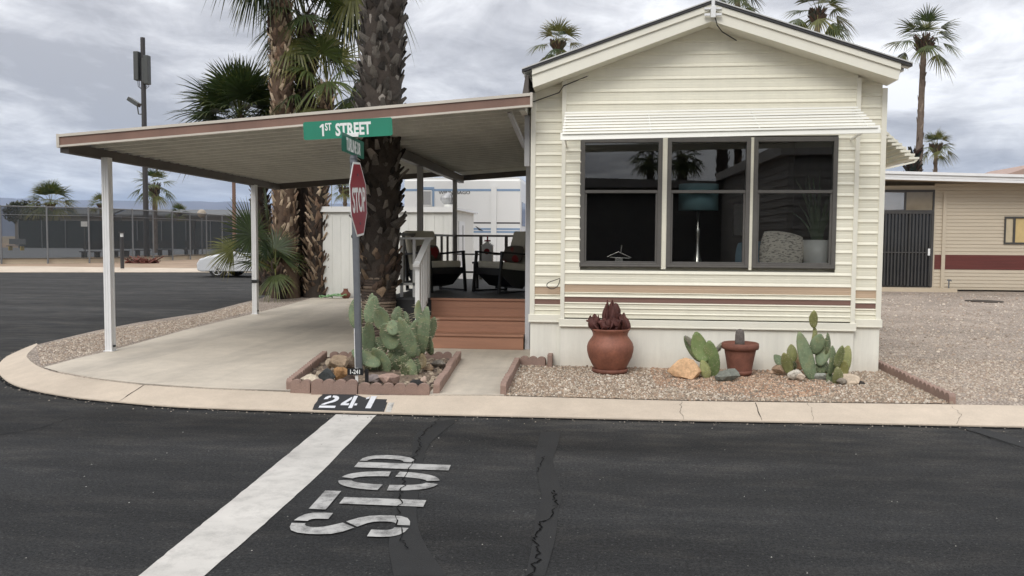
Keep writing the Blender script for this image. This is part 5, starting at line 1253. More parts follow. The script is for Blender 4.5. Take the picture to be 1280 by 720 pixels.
# cluster by the shed
YA = 20.0
def PV(l, Y): return [V(x, y, Y) for x, y in l]
def cl(label, pxs, Y, *a, **k):
    path = PV(pxs, Y); path[0].z = .1; return palm(label, path[0], path, *a, **k)
cl('tall pale palm with criss-cross leaf bases rising out of the picture top', [(357, 373), (356, 240), (352, 100), (350, 0), (346, -95)], YA, .27, .235, (.0, .97), 620, .20, .05, .05, BT, 31, dict(nf=24, pet=.9, Rr=1.1, nseg=28, els=(70, -66), dead=3, segs=4, droop=.42, az0=PI*.45, azr=PI*1.3), flare=.35, twist=.75, core=(.12, .082, .058))
cl('palm with dark shaggy trunk just right of the pale palm trunk', [(376, 371), (377, 240), (381, 120), (382, 22)], 20.7, .27, .17, (0, 1), 460, .24, .05, .09, BD, 33, dict(nf=16, pet=.75, Rr=.95, nseg=28, els=(80, -40), cols=(G1, G2, G1), segs=4, droop=.4), flare=.25, twist=.8)
cl('leaning palm with drooping yellowish fronds above the carport roof', [(395, 371), (396, 300), (400, 200), (409, 108)], 20.3, .25, .15, (0, 1), 460, .22, .045, .09, BT+BD, 35, dict(nf=19, pet=.8, Rr=1.0, nseg=28, els=(85, -58), cols=(G1, G2, G3, G2), segs=4, droop=.5), flare=.3, twist=.8)
cl('palm with broad dark fan crown left of the pale trunk', [(333, 370), (331, 300), (322, 220), (300, 152)], 20.9, .2, .15, (0, 1), 260, .2, .045, .08, BD, 37, dict(nf=40, pet=.80, Rr=1.1, nseg=32, els=(85, -12), cols=(G1, G0, G1, G2), droop=.2, segs=4), flare=.2, twist=.8)
cl('tall palm mostly hidden behind the thick dark trunk', [(470, 366), (468, 200), (462, 60), (452, -45)], 21.5, .2, .16, (0, 1), 200, .2, .045, .08, BD, 39, dict(nf=18, pet=.9, Rr=1.15, nseg=28, els=(70, -64), cols=(G0, G1, G0), segs=4, droop=.45), twist=.8)
# short fan palm by the far post
yE = 19.2; ce = V(344, 322, yE); t = thing('palm_tree', 'short young fan palm with low fronds beside the far carport post', 'palm tree', (ce.x, yE, .1), 'palm trees')
m = MB(); trunk(m, [(ce.x, yE+.4, .1), (ce.x, yE, ce.z-.3)], .12, .10, (0, 1), 50, .2, .04, .08, BD, 5); build('trunk', m, M['bark'], t)
m = MB(); r_ = random.Random(12)
for az, el, pet, Rr, col, dr in ((PI*.9, 45, .5, .9, G1, .1), (PI*1.2, 30, .5, .85, G1, .2), (PI*.5, 45, .5, .8, G1, .2), (PI*1.1, 70, .5, .8, G0, .15), (PI*1.62, -12, .35, .62, G2, .5), (PI*.6, 75, .5, .7, G1, .1)):
    frond(m, (ce.x, yE, ce.z-.25), az, R(el), pet, Rr, 34, R(250), dr, col, r_)
for (hx, hy, Rr, col, dr, rl, sprd) in ((316, 293, .98, G1, .06, 1.25, 285), (291, 313, .70, G3, .30, 1.0, 230), (335, 262, .8, G1, .10, 1.2, 250)):
    hub = V(hx, hy, yE-.45); o0 = Vector((ce.x, yE, ce.z-.25)); dv = hub-o0; frond(m, o0, math.atan2(dv.y, dv.x), math.asin(dv.z/dv.length), dv.length, Rr, 44, R(sprd), dr, col, r_, 4, sag=0, roll=rl)
build('crown', m, M['palmleaf'], t)

def farpalm(label, cx, cy, wpx, Y, by, tw_b, tw_t, seed, skirt=0, els=(82, -30), zbase=.1, cols=(G1, G2, G2, G3), nf=19):
    c = V(cx, cy, Y); bx = V(by[0], by[1], Y); s = Y/FPX; Rt = wpx*s/2; path = [Vector((bx.x, Y, zbase)), Vector((bx.x*.6+c.x*.4, Y, (c.z)*.5)), c]
    t = thing('palm_tree', label, 'palm tree', path[0], 'palm trees')
    m = MB(); trunk(m, path, tw_b*s*.38, tw_t*s*.35, (.0, 1), 60, .3, .05, .01, [(.20, .16, .125), (.15, .115, .09)], seed, (.16, .125, .10), 8)
    if skirt:
        r = random.Random(seed)
        for i in range(120): boot(m, c-UP*r.uniform(.0, skirt), r.uniform(0, 6.28), tw_t*s*.6, .35, .06, .22, r.uniform(-.6, .6), (.10*r.uniform(.6, 1.3), .075, .055))
    build('trunk', m, M['bark'], t)
    m = MB(); crown(m, c, nf, Rt*.50, Rt*.58, 18, seed, els, cols, segs=3, spread=R(150), droop=.30); build('crown', m, M['palmleaf'], t); return t
farpalm('tall slender palm right of the gable with full crown', 1155, 52, 92, 42, (1143, 330), 13, 9, 51, .5)
r_ = random.Random(8)
sk = [o for o in bpy.data.objects if o.name.startswith('palm_tree')][-1]
m = MB(); q = V(1141, 206, 42)
for i in range(170): boot(m, q+UP*r_.uniform(-.75, .55), r_.uniform(0, 6.28), .20, .34, .07, .2, r_.uniform(-.8, .8), (.045*r_.uniform(.5, 1.6), .04, .035))
build('leaf_bases', m, M['bark'], sk)
farpalm('small distant palm over the tan neighbour roof', 1170, 184, 52, 62, (1166, 330), 6, 6, 53, .4)
farpalm('palm crown peeking over the right slope of the gable roof', 1022, 18, 92, 46, (1022, 330), 11, 9, 55, .5)
farpalm('palm crown beside the left slope of the gable roof', 698, 56, 78, 50, (698, 330), 11, 9, 57, .3)
farpalm('palm crown just above the roof ridge at the picture top', 922, -8, 70, 46, (918, 330), 11, 9, 59, .3)
farpalm('distant palm behind the cell pole with trimmed brown trunk', 193, 232, 66, 72, (194, 300), 9, 8, 61, .9)
farpalm('wide low palm behind the court fence at far left', 63, 256, 74, 105, (66, 300), 9, 8, 63, .3, els=(85, -10), nf=32)
farpalm('small palm behind the fence beside the front carport post', 126, 257, 38, 115, (127, 300), 5, 5, 65, .3, els=(85, -10))
farpalm('tiny palm top showing over the fence near the round globe', 223, 268, 34, 125, (223, 300), 5, 5, 67, .2, els=(85, 0))
farpalm('distant palm seen under the carport roof left of the stop sign', 431, 238, 40, 60, (432, 320), 7, 6, 69, .4)
# dark round tree at far left
t = thing('tree', 'dark round leafy tree behind the court fence', 'tree', V(32, 300, 110)); r_ = random.Random(2); c = V(30, 263, 110)
m = MB(); m.tube([(c.x, 110, .1), (c.x, 110, c.z-1)], .2, 8, 0, (.06, .045, .035)); build('trunk', m, M['bark'], t)
m = MB()
for i in range(1500):
    d = Vector((r_.gauss(0, 1), r_.gauss(0, 1), r_.gauss(0, 1))).normalized()*r_.uniform(.5, 1)**.5; p = c+Vector((d.x*2.7, d.y*2.4, d.z*1.7-.3)); s = r_.uniform(.15, .32); a = Vector((r_.uniform(-1, 1), r_.uniform(-1, 1), r_.uniform(-1, 1))).normalized(); b = a.cross(UP).normalized(); g = r_.uniform(.6, 1.3)
    m.add([p+a*s, p+b*s*.6, p-a*s, p-b*s*.6], [(0, 1, 2, 3)], 0, (.035*g, .042*g, .02*g))
build('crown', m, M['palmleaf'], t)

# ================================================================== SHED, RV
Ys = 20.2; sl = V(399, 300, Ys).x; sr = V(565.5, 300, Ys).x
def solve_back(px, X):        # depth where a line of constant X crosses a picture column
    return VX(px, 300, X).y
sb = min(30, solve_back(592, sr)); stop = 2.25
sh = thing('shed', 'white ribbed metal storage shed behind the palms', 'shed', (sl, Ys, .1))
m = MB(); m.box(sl, sr, Ys, Ys+.03, .1, stop); m.box(sr-.03, sr, Ys+.03, sb, .1, stop); m.box(sl, sl+.03, Ys+.03, sb, .1, stop); m.box(sl+.03, sr-.03, sb-.03, sb, .1, stop)
x = sl+.1
while x < sr: m.box(x, x+.025, Ys-.010, Ys, .12, stop-.1); x += .21
build('wall', m, M['shed'], sh)
m = MB(); m.box(sl-.06, sr+.02, Ys-.08, Ys-.03, stop-.06, stop+.07); m.prism([(sl-.06, Ys-.03, stop), (sr+.12, Ys-.03, stop), (sr+.12, Ys-.03, stop+.05), (sl-.06, Ys-.03, stop+.05)], (0, sb-Ys+.1, .0)); build('roof', m, M['rvwhite'], sh)
m = MB(); y0 = Ys+(sb-Ys)*.25; m.box(sr, sr+.02, y0, y0+.9, .1, 2.0); build('door', m, M['postwhite'], sh)
m = MB(); m.box(sr+.02, sr+.025, y0+.5, y0+.66, .9, 1.9); build('door_louvre', m, M['postgrey'], sh)
vc = V(560, 246, Ys+1.0); vt = thing('roof_turbine', 'round white turbine ventilator on the shed roof', 'roof ventilator', (vc.x, Ys+1, stop+.05))
m = MB(); m.lathe((vc.x, Ys+1, stop+.05), [(.11, 0), (.11, .12), (.08, .12)], 16); build('collar', m, M['shed'], vt)
m = MB()
for k in range(16):
    a = 2*PI*k/16; la, lb = [], []
    for j in range(6):
        th_ = j/5; rr = .06+.14*math.sin(PI*(.1+.8*th_)); z = stop+.17+.27*th_; la.append(Vector((vc.x+rr*math.cos(a), Ys+1+rr*math.sin(a), z))); lb.append(Vector((vc.x+rr*.86*math.cos(a+.42), Ys+1+rr*.86*math.sin(a+.42), z)))
    m.strip(la, lb)
m.lathe((vc.x, Ys+1, stop+.43), [(.07, 0), (.05, .03), (.01, .04)], 12); build('vanes', m, mat('turbine_metal', (.42, .42, .42), .4, metal=.5), vt)
m = MB()
for k in range(5):
    m.tube([(G(424, 372).x+(.10*k-.2)+(.16+.04*math.sin(k*3))*math.cos(a*.6+k), 19.85+.14*math.sin(a*.6+k*2), .125+.012*k+.05*abs(math.sin(a*.9+k))) for a in range(13)], .011, 6)
build('garden_hose', m, M['hose'], None, 'coiled bright green garden hose at the foot of the white shed', 'hose')
hc = G(440, 371.5, .1); m = MB(); m.lathe((hc.x, 19.95, .1), [(.06, 0), (.11, .06), (.12, .12), (.07, .17), (.05, .22), (.06, .24)], 16); build('clay_jug', m, M['terradark'], None, 'small brown clay jug beside the green hose', 'jug')
YR = 28.0; rx0 = V(505, 240, YR).x; rx1 = V(651, 240, YR).x
rv = thing('recreational_vehicle', 'white travel trailer with blue stripes parked behind the shed', 'trailer', ((rx0+rx1)/2, YR, .1))
m = MB(); rh = V(580, 224, YR).z; m.box(rx0, rx1, YR, YR+2.4, .55, rh); build('body', m, M['rvwhite'], rv, bev=.06)
m = MB(); m.box(rx0+.05, rx1-.05, YR+.05, YR+2.3, rh, rh+.06); build('roof', m, M['rvwhite'], rv)
def rz(y): return V(600, y, YR).z
m = MB()
for y0, y1 in ((236.2, 239), (285, 287.4)): m.box(rx0+.02, rx1-.02, YR-.006, YR-.001, rz(y1), rz(y0))
m.box(rx0+.02, rx1-.02, YR-.006, YR-.001, rz(291), rz(288.6)); build('blue_stripe', m, M['rvblue'], rv)
m = MB(); m.box(rx0+.02, rx1-.02, YR-.006, YR-.001, rz(279.4), rz(277.8)); q = V(594, 284, YR); m.prism([(q.x, YR-.010, q.z+.05), (q.x+.28, YR-.010, q.z-.12), (q.x+.12, YR-.010, q.z-.10)], (0, .003, 0)); build('black_stripe', m, M['rvblack'], rv)
m = MB(); q = V(617.5, 250, YR); m.box(q.x-.09, q.x+.09, YR-.06, YR-.01, .8, rz(233)); q = V(532, 250, YR); build('awning_arm', m, M['rvwhite'], rv)
m = MB(); q = V(534, 246, YR); m.box(q.x-.16, q.x+.16, YR-.03, YR-.004, q.z-.3, q.z+.22); wf = build('window', m, M['rvwhite'], rv); m = MB(); m.box(q.x-.13, q.x+.13, YR-.036, YR-.031, q.z-.26, q.z+.18); build('pane', m, M['postgrey'], wf)
m = MB(); m.box(q.x-.2, q.x+.24, YR-.03, YR-.008, q.z+.24, q.z+.32); m.box(q.x+.18, q.x+.24, YR-.03, YR-.008, q.z-.32, q.z+.24); build('window_trim', m, M['rvblue'], rv)
q = V(568, 242.6, YR); m = text_mb('WINNEBAGO', Vector((q.x, YR-.005, q.z)), (1, 0, 0), (0, 0, 1), .15, 1.15, .001, .002, 'CENTER'); build('lettering', m, M['rvblack'], rv)
m = MB(); m.box(rx1-.005, rx1+.01, YR+.4, YR+1.6, rz(282), rz(252)); build('window', m, M['carglass'], rv)
for x in (rx0+3.0, rx0+3.9):
    m = MB(); m.tube([(x, YR+.02, .43), (x, YR+.25, .43)], .33, 20); build('wheel', m, M['rubber'], rv)

# ================================================================== RIGHT NEIGHBOUR
YN = 26.3; nb = thing('neighbour_home', 'low tan neighbouring home with maroon stripe and barred sliding door', 'mobile home', (11, YN, .1))
nx0, nx1 = 6.0, 22.0; xT = V(1179, 300, YN).x; xd0 = V(1092, 300, YN).x; xd1 = V(1166, 300, YN).x
def nz(y, x=1220): return V(x, y, YN).z
m = MB(); zr = nz(232); zA0, zA1 = nz(228, 1105), nz(243, 1280)
def zroof(x): return 3.32-.030*(x-8.4)
stripe = (nz(337, 1230), nz(318, 1230)); pitch = .105; z = .22
wx0 = V(1256.5, 290, YN).x; wx1 = wx0+1.5; wz0, wz1 = nz(303, 1265), nz(273, 1265)
m.box(nx0, xd0, YN, YN+.05, .15, 3.2); m.box(xd1, nx1, YN, YN+.05, .15, 2.9); m.box(nx0, nx0+.05, YN+.05, YN+5, .15, 3.1); m.box(nx1-.05, nx1, YN+.05, YN+5, .15, 2.6); m.box(nx0, nx1, YN+5, YN+5.05, .15, 2.6)
m.box(xd0, xd1, YN, YN+.05, nz(238, 1130), 3.2)
while z < 3.2:
    if not (stripe[0]-.03 < z+.05 < stripe[1]+.02):
        for a, b in ((xd1, wx0-.04), (wx1+.04, nx1)) if wz0-.1 < z < wz1+.06 else ((xd1, nx1),):
            m.prism([(a, YN, z), (a, YN-.016, z+.01), (a, YN-.004, z+pitch-.006), (a, YN, z+pitch-.004)], (b-a, 0, 0))
    z += pitch
build('wall', m, M['tan'], nb)
m = MB(); m.box(xd1, nx1, YN-.012, YN, stripe[0], stripe[1])
for k in range(5): z = stripe[0]+k*(stripe[1]-stripe[0])/5; m.box(xd1, nx1, YN-.02, YN-.012, z, z+.03)
build('stripe', m, M['maroon'], nb)
m = MB(); m.box(xT-.05, xT+.05, YN-.06, YN-.017, .15, 3.0); m.box(xd1-.02, xd1+.05, YN-.03, YN-.017, .15, 3.1); build('corner_trim', m, M['tan'], nb)
m = MB(); 
for k, (a, b, pr) in enumerate(((0, .07, .06), (.08, .15, .03), (.16, .24, .08))):
    m.prism([(nx0, YN-.75-pr, zroof(nx0)+a), (nx1, YN-.75-pr, zroof(nx1)+a), (nx1, YN-.75-pr, zroof(nx1)+b), (nx0, YN-.75-pr, zroof(nx0)+b)], (0, pr+.02, 0))
build('fascia', m, M['white'], nb)
m = MB(); m.prism([(nx0, YN-.72, zroof(nx0)+.02), (nx1, YN-.72, zroof(nx1)+.02), (nx1, YN-.72, zroof(nx1)+.2), (nx0, YN-.72, zroof(nx0)+.2)], (0, 6, 0)); build('roof', m, M['tandark'], nb)
ld = MB(); dw = MB(); dz0, dz1 = .22, nz(265, 1130); tz0, tz1 = nz(263.5, 1130), nz(239, 1130); xm = V(1131, 250, YN).x
for a in ((xd0, xd1, dz1-.05, dz1+.01), (xd1-.07, xd1, dz0, dz1-.05), (xd0, xd0+.05, dz0, dz1-.05), (xm+.12, xm+.17, dz0, dz1-.05)): dw.box(a[0], a[1], YN-.06, YN-.01, a[2], a[3])
df = build('door_frame', dw, M['iron'], nb)
m = MB(); m.box(xd0+.05, xd1-.07, YN-.004, YN, dz0, dz1-.05); build('door_glass', m, M['carglass'], df)
m = MB(); x = xd0+.1
while x < xd1-.1: m.box(x, x+.022, YN-.075, YN-.058, dz0+.03, dz1-.05); x += .098
m.box(xd0+.05, xd1-.07, YN-.07, YN-.05, dz0+1.0, dz0+1.03); build('grille', m, M['iron'], df)
m = MB(); m.box(xd1-.16, xd1-.10, YN-.10, YN-.076, 1.15, 1.35); build('handle', m, M['white'], df)
m = MB()
for a in ((xd0, xd1, tz1-.03, tz1+.04), (xd0, xd1, tz0-.03, tz0+.02), (xm-.02, xm+.03, tz0+.02, tz1-.03), (xd1-.05, xd1, tz0+.02, tz1-.03)): m.box(a[0], a[1], YN-.05, YN-.005, a[2], a[3])
tf = build('window', m, M['iron'], nb)
m = MB(); m.box(xm+.03, xd1-.05, YN-.02, YN-.004, tz0+.02, tz1-.03); build('blind', m, M['curtain'], tf)
m = MB(); m.ngon([(xd0, YN-.026, tz0), (xd1-.05, YN-.026, tz0), (xd1-.05, YN-.026, tz1), (xd0, YN-.026, tz1)]); m.box(xd0, xm-.02, YN-.01, YN-.004, tz0, tz1); build('pane', m, mat_glass('tint_glass', (.75, .72, .68), 1.4), tf)
m = MB()
for a in ((wx0-.04, wx1+.04, wz1, wz1+.05), (wx0-.04, wx1+.04, wz0-.05, wz0), (wx0-.04, wx0, wz0, wz1), (wx0+.20, wx0+.26, wz0, wz1), (wx1, wx1+.04, wz0, wz1)): m.box(a[0], a[1], YN-.05, YN+.0, a[2], a[3])
wf = build('window', m, M['iron'], nb)
m = MB(); m.box(wx0, wx0+.20, YN-.018, YN-.01, wz0, wz1); build('blind', m, M['curtain'], wf); m = MB(); m.box(wx0+.26, wx1, YN-.018, YN-.01, wz0, wz1); build('curtain', m, M['curtainyel'], wf)
m = MB(); m.box(nx0, xd1+.5, YN-.6, YN, .09, .2); build('door_step', m, M['blockwall'], nb)
m = MB(); sp = V(1186, 356, YN-.3); m.tube([(sp.x, YN-.3, .1), (sp.x, YN-.3, .42), (sp.x+.06, YN-.34, .42)], .02, 8); m.box(sp.x-.05, sp.x+.05, YN-.31, YN-.29, .42, .46); build('water_tap', m, M['galv'], None, 'small grey water tap standing before the tan home', 'tap')
m = MB(); d = G(1230, 377, .1); m.lathe((d.x, d.y, .098), [(.42, 0), (.42, .02), (.36, .024)], 24); build('dark_disc', m, M['soil'], None, 'dark round disc in the gravel lot before the tan home', 'cover')  # flat dark disc marking a dark spot on the gravel
q = V(1262, 225, 60); m = MB(); m.prism([(q.x-2.2, 60, q.z-.3), (q.x+12, 60, q.z-.3), (q.x+12, 60, q.z+1.2), (q.x+2.2, 60, q.z+1.2)], (0, 8, 0)); rf = m
hb = thing('far_house', 'house with pinkish hip roof beyond the tan home', 'house', (q.x+5, 60, .1)); build('roof', rf, M['pinkroof'], hb); m = MB(); m.box(q.x-1.8, q.x+11.5, 60.3, 67.5, .1, q.z-.3); build('wall', m, M['tan'], hb)

# ================================================================== FAR LEFT: COURT FENCE, POLE, BENCHES
fpx = [(-110, 330.5, 262), (-52, 330.5, 263), (2, 330, 264), (60, 329.5, 265), (112, 329, 265.5), (131, 328.5, 266), (166.5, 327.5, 268), (192, 326.5, 270), (216, 325.5, 271), (238, 324.5, 273), (258.5, 323.5, 275), (278, 322.5, 276), (296, 321.5, 277), (314, 320.5, 278)]
fp = [G(x, y, .115) for x, y, t in fpx]; FH = 3.1
fn = thing('chain_fence', 'tall chain link fence around the courts across the side street', 'fence', fp[2])
for p in fp:
    m = MB(); m.tube([(p.x, p.y, .115), (p.x, p.y, FH+.05)], .045, 8); build('post', m, M['fencewire'], fn)
m = MB()
for a, b in zip(fp, fp[1:]):
    m.tube([(a.x, a.y, FH), (b.x, b.y, FH)], .03, 6); m.tube([(a.x, a.y, FH*.86), (b.x, b.y, FH*.86)], .014, 5)
build('rail', m, M['fencewire'], fn)
m = MB()
for a, b in zip(fp, fp[1:]): m.add([(a.x, a.y, .35), (b.x, b.y, .35), (b.x, b.y, FH), (a.x, a.y, FH)], [(0, 1, 2, 3)])
build('mesh', m, M['chain'], fn)
m = MB()
for a, b in zip(fp, fp[1:]):
    d = (b-a).normalized(); n_ = Vector((-d.y, d.x, 0)); m.obox(((a+b)/2)+Vector((0, 0, .10))+n_*.2, (b-a)/2, n_*.08, Vector((0, 0, .20)))
build('block_wall', m, M['blockwall'], None, 'low pale block wall along the foot of the court fence', 'wall')
m = MB(); a, b = V(24, 300, 97), V(420, 300, 97); zt = V(100, 276, 97).z; m.box(a.x, b.x, 97, 97.05, .15, zt); ws = build('windscreen_fence', m, M['screen'], None, 'dark shade cloth screen along the far side of the courts', 'fence')
for k in range(14):
    x = a.x+(b.x-a.x)*k/13; m = MB(); m.tube([(x, 96.9, .13), (x, 96.9, zt+.1)], .06, 6); build('post', m, M['fencewire'], ws)
def bench(px, py, w, lab, lo, mt='black', legm='black'):
    c = G(px, py, .13); s = c.y/FPX; t = thing('bench', lab, 'bench', (c.x, c.y, .13), 'benches beside the courts'); W = w*s/2
    m = MB(); m.box(c.x-W, c.x+W, c.y-.2, c.y+.22, .55, .61); build('seat', m, M[mt], t); m = MB(); m.box(c.x-W, c.x+W, c.y+.24, c.y+.29, .72, 1.28); build('backrest', m, M[mt], t)
    for d in (-.7, .7): m = MB(); m.box(c.x+W*d-.06, c.x+W*d+.06, c.y-.18, c.y+.28, .13, .55); build('leg', m, M[legm], t)
bench(113, 323.5, 26, 'black bench behind the fence left of the front carport post', 0); bench(151, 322, 22, 'black bench behind the fence beside the small bollard light', 0); bench(178, 320.5, 20, 'black bench behind the fence left of the cell pole base', 0); bench(206, 319.5, 20, 'black bench behind the fence right of the cell pole', 0); bench(239, 318.5, 20, 'rightmost black bench behind the fence', 0)
bench(20, 313, 24, 'pale grey bench on yellow supports at far left', 0, 'greyroof', 'yellow')
pb = G(183.5, 325.5, .115); cpz = V(180, 47, pb.y).z; pl = thing('cell_pole', 'tall dark pole carrying antenna panels and a floodlight', 'pole', (pb.x, pb.y, .115)); s = pb.y/FPX
m = MB(); m.tube([(pb.x, pb.y, .115), (pb.x, pb.y, cpz)], [.17, .135], 12); build('mast', m, M['poledark'], pl)
for dx, y0, y1, w in ((-6.8, 65, 101, 6.5), (6.6, 70, 106, 6.0), (2.5, 74, 104, 3)):
    z1, z0 = V(180, y0, pb.y).z, V(180, y1, pb.y).z; m = MB(); m.box(pb.x+(dx-w/2)*s, pb.x+(dx+w/2)*s, pb.y-.3, pb.y-.08 if dx == 2.5 else pb.y+.1, z0, z1)
    for f in (.25, .75): zz = z0+(z1-z0)*f; m.box(min(pb.x, pb.x+dx*s), max(pb.x, pb.x+dx*s), pb.y-.03, pb.y+.03, zz-.05, zz+.05)
    build('antenna_panel', m, M['panelgrey'], pl, bev=.03)
m = MB(); z0 = V(180, 106, pb.y).z
for dx in (-8, -6, 5, 8): m.tube([(pb.x+dx*s, pb.y, z0+.3), (pb.x+dx*s*.9, pb.y, z0-.1), (pb.x+dx*s*.4, pb.y, z0-.25), (pb.x, pb.y, z0-.1)], .02, 5)
build('cable', m, M['poledark'], pl)
m = MB(); za = V(180, 143, pb.y).z; zb = V(180, 132, pb.y).z; m.tube([(pb.x, pb.y, za), (pb.x-.35, pb.y, za+.02), (pb.x-.42, pb.y, zb)], .04, 6); m.obox((pb.x-.62, pb.y, zb+.22), Vector((.32, 0, -.2)), Vector((0, .2, 0)), Vector((.06, 0, .10))); build('floodlight', m, M['panelgrey'], pl)
q = G(153, 335.5, .115); bd = thing('bollard_light', 'slim black bollard light on the sandy verge', 'bollard', (q.x, q.y, .115)); m = MB(); m.tube([(q.x, q.y, .115), (q.x, q.y, 1.55)], .085, 10); build('stem', m, M['poledark'], bd); m = MB(); m.tube([(q.x, q.y, 1.55), (q.x, q.y, 1.72)], .07, 10); build('lens', m, M['potwhite'], bd); m = MB(); m.tube([(q.x, q.y, 1.72), (q.x, q.y, 1.78)], .13, 10); build('cap', m, M['poledark'], bd)
q = G(176, 329, .115); m = MB(); r_ = random.Random(6)
for i in range(90):
    a = r_.uniform(0, 6.28); l = r_.uniform(.4, 1.0); b = Vector((q.x+r_.uniform(-.6, .75), q.y+r_.uniform(-.5, .5), .12)); e = b+Vector((math.cos(a)*l*.7, math.sin(a)*l*.7, l*r_.uniform(.08, .45))); w = Vector((-math.sin(a), math.cos(a), 0))*.09; g = r_.uniform(.5, 1.5)
    m.prism([b-w, b+w, e], Vector((0, 0, .04)), 0, (.15*g, .06*g, .048*g))
build('agave_clump', m, M['rock'], None, 'low red brown agave clump at the foot of the cell pole', 'plant')
q = G(253, 322, .13); qz = V(253, 267, q.y).z; gl = thing('globe_light', 'round tan globe light on a pole behind the fence', 'light', (q.x, q.y, .13)); m = MB(); m.tube([(q.x, q.y, .13), (q.x, q.y, qz)], .05, 8); build('stem', m, M['fencewire'], gl); m = MB(); m.rock((q.x, q.y, qz), .3, .3, .3, 3, 0, (.36, .31, .25), 3, .0, True); build('globe', m, M['rock'], gl)
q = G(242, 322.5, .13); s = q.y/FPX; m = MB()
for d in (-2.2, 1.2): m.box(q.x+d*s-.1, q.x+d*s+.1, q.y-.1, q.y+.1, V(242, 286, q.y).z, V(242, 274, q.y).z); m.box(q.x+d*s-.03, q.x+d*s+.03, q.y-.03, q.y+.03, .13, V(242, 286, q.y).z)
build('signal_box', m, M['black'], None, 'pair of narrow black boxes on thin posts behind the fence', 'box')
q = G(107.5, 324, .13); s = q.y/FPX; sg = thing('court_sign', 'small white sign on the fence beside a post', 'sign', (q.x, q.y-.1, .13)); z = V(107, 280, q.y).z; m = MB(); m.box(q.x-.21, q.x+.21, q.y-.12, q.y-.1, z-.16, z+.16); build('panel', m, M['potwhite'], sg); m = MB(); m.box(q.x-.03, q.x+.03, q.y-.1, q.y-.06, .13, z); build('post', m, M['poledark'], sg)
q = V(293, 290, 50); m = MB(); m.tube([(q.x, 50, .1), (q.x, 50, V(293, 150, 50).z)], [.13, .10], 8); build('wood_pole', m, mat('wood_pole_brown', (.16, .10, .075), .9), None, 'thin brown wooden pole behind the far carport post', 'pole')
for x0, x1, y, wm, lab in ((10, 47, 268, 'greywall', 'low grey building under the dark tree at far left'), (48, 140, 267, 'greywall', 'long low grey roofed building behind the courts'), (145, 330, 268, 'greywall', 'long low building behind the right half of the courts')):
    a, b = V(x0, y, 125), V(x1, y, 125); t = thing('court_building', lab, 'building', (a.x, 125, .1)); m = MB(); m.box(a.x+.5, b.x-.5, 125.8, 131, .1, a.z-.1); build('wall', m, M[wm], t); m = MB(); zt = V(x0, y-4, 125).z; m.prism([(a.x, 125, a.z-.25), (b.x, 125, a.z-.25), (b.x, 125, a.z), (a.x, 125, a.z)], (0, 3.5, .9)); build('roof', m, M['greyroof'], t)

# ================================================================== CAR
cx = G(246, 346.5, 0); car = thing('parked_car', 'white sedan stopped on the side street behind the fan palm', 'car', (cx.x+2.2, cx.y, 0))
def cpnt(u, w, z): return Vector((cx.x+u, cx.y+w, z))
body = [(0, .28), (-.02, .52), (.10, .72), (.55, .86), (1.15, .95), (1.25, .965), (3.9, .98), (4.35, .93), (4.45, .75), (4.45, .35), (4.3, .24), (.15, .22)]
m = MB()
secs = [(-.02, .86), (.06, .97), (.25, 1.0), (1.55, 1.0), (1.74, .97), (1.80, .86)]
vs = []; n_ = len(body)
for w, k in secs:
    for u, z in body: vs.append(cpnt(2.22+(u-2.22)*(.94+.06*k), w, .5+(z-.5)*(k if z > .5 else 1)))
m.add(vs, [(j*n_+i, j*n_+(i+1) % n_, (j+1)*n_+(i+1) % n_, (j+1)*n_+i) for j in range(len(secs)-1) for i in range(n_)]+[tuple(range(n_-1, -1, -1)), tuple((len(secs)-1)*n_+i for i in range(n_))], 0, (1, 1, 1), False)
build('body', m, M['carwhite'], car, bev=.045)
m = MB(); m.box(cx.x+.35, cx.x+4.2, cx.y-.012, cx.y+.0, .235, .33)
for u in (1.45, 2.55): m.box(cx.x+u, cx.x+u+.015, cx.y-.010, cx.y+.012, .34, .92)
build('side_trim', m, M['black'], car)
m = MB(); m.box(cx.x+2.2, cx.x+2.36, cx.y-.03, cx.y-.008, .80, .84); build('door_handle', m, M['alloy'], car)
cab = [(1.10, .90), (1.95, 1.38), (2.3, 1.44), (3.0, 1.43), (3.5, 1.30), (4.1, .97)]
m = MB(); vs = []
for w, k in ((.10, 1), (.30, 1.0), (1.48, 1.0), (1.68, 1)):
    for u, z in cab: ins = 0 if .2 < w < 1.6 else 0; vs.append(cpnt(u, .89+(w-.89)*(1-.22*(z-.9)/.54), z))
m.add(vs, [(j*6+i, j*6+i+1, (j+1)*6+i+1, (j+1)*6+i) for j in range(3) for i in range(5)]+[(5, 4, 3, 2, 1, 0), (18, 19, 20, 21, 22, 23)], 0, (1, 1, 1)); build('cabin_glass', m, M['carglass'], car)
m = MB(); vs = []
for w in (.22, .35, 1.43, 1.56):
    for u, z in ((1.85, 1.36), (2.3, 1.455), (3.0, 1.445), (3.55, 1.30)): vs.append(cpnt(u, w, z+(.012 if .3 < w < 1.5 else -.01)))
m.add(vs, [(j*4+i, j*4+i+1, (j+1)*4+i+1, (j+1)*4+i) for j in range(3) for i in range(3)], 0, (1, 1, 1), True)
for w in (.06, 1.72):
    for u0, z0, u1, z1 in ((1.1, .9, 1.95, 1.39), (2.6, .93, 2.65, 1.43), (3.5, 1.31, 4.1, .98)): 
        f = lambda z: .89+(w-.89)*(1-.22*(z-.9)/.54); m.bar(cpnt(u0, f(z0), z0), cpnt(u1, f(z1), z1), .05, .05)
build('roof', m, M['carwhite'], car)
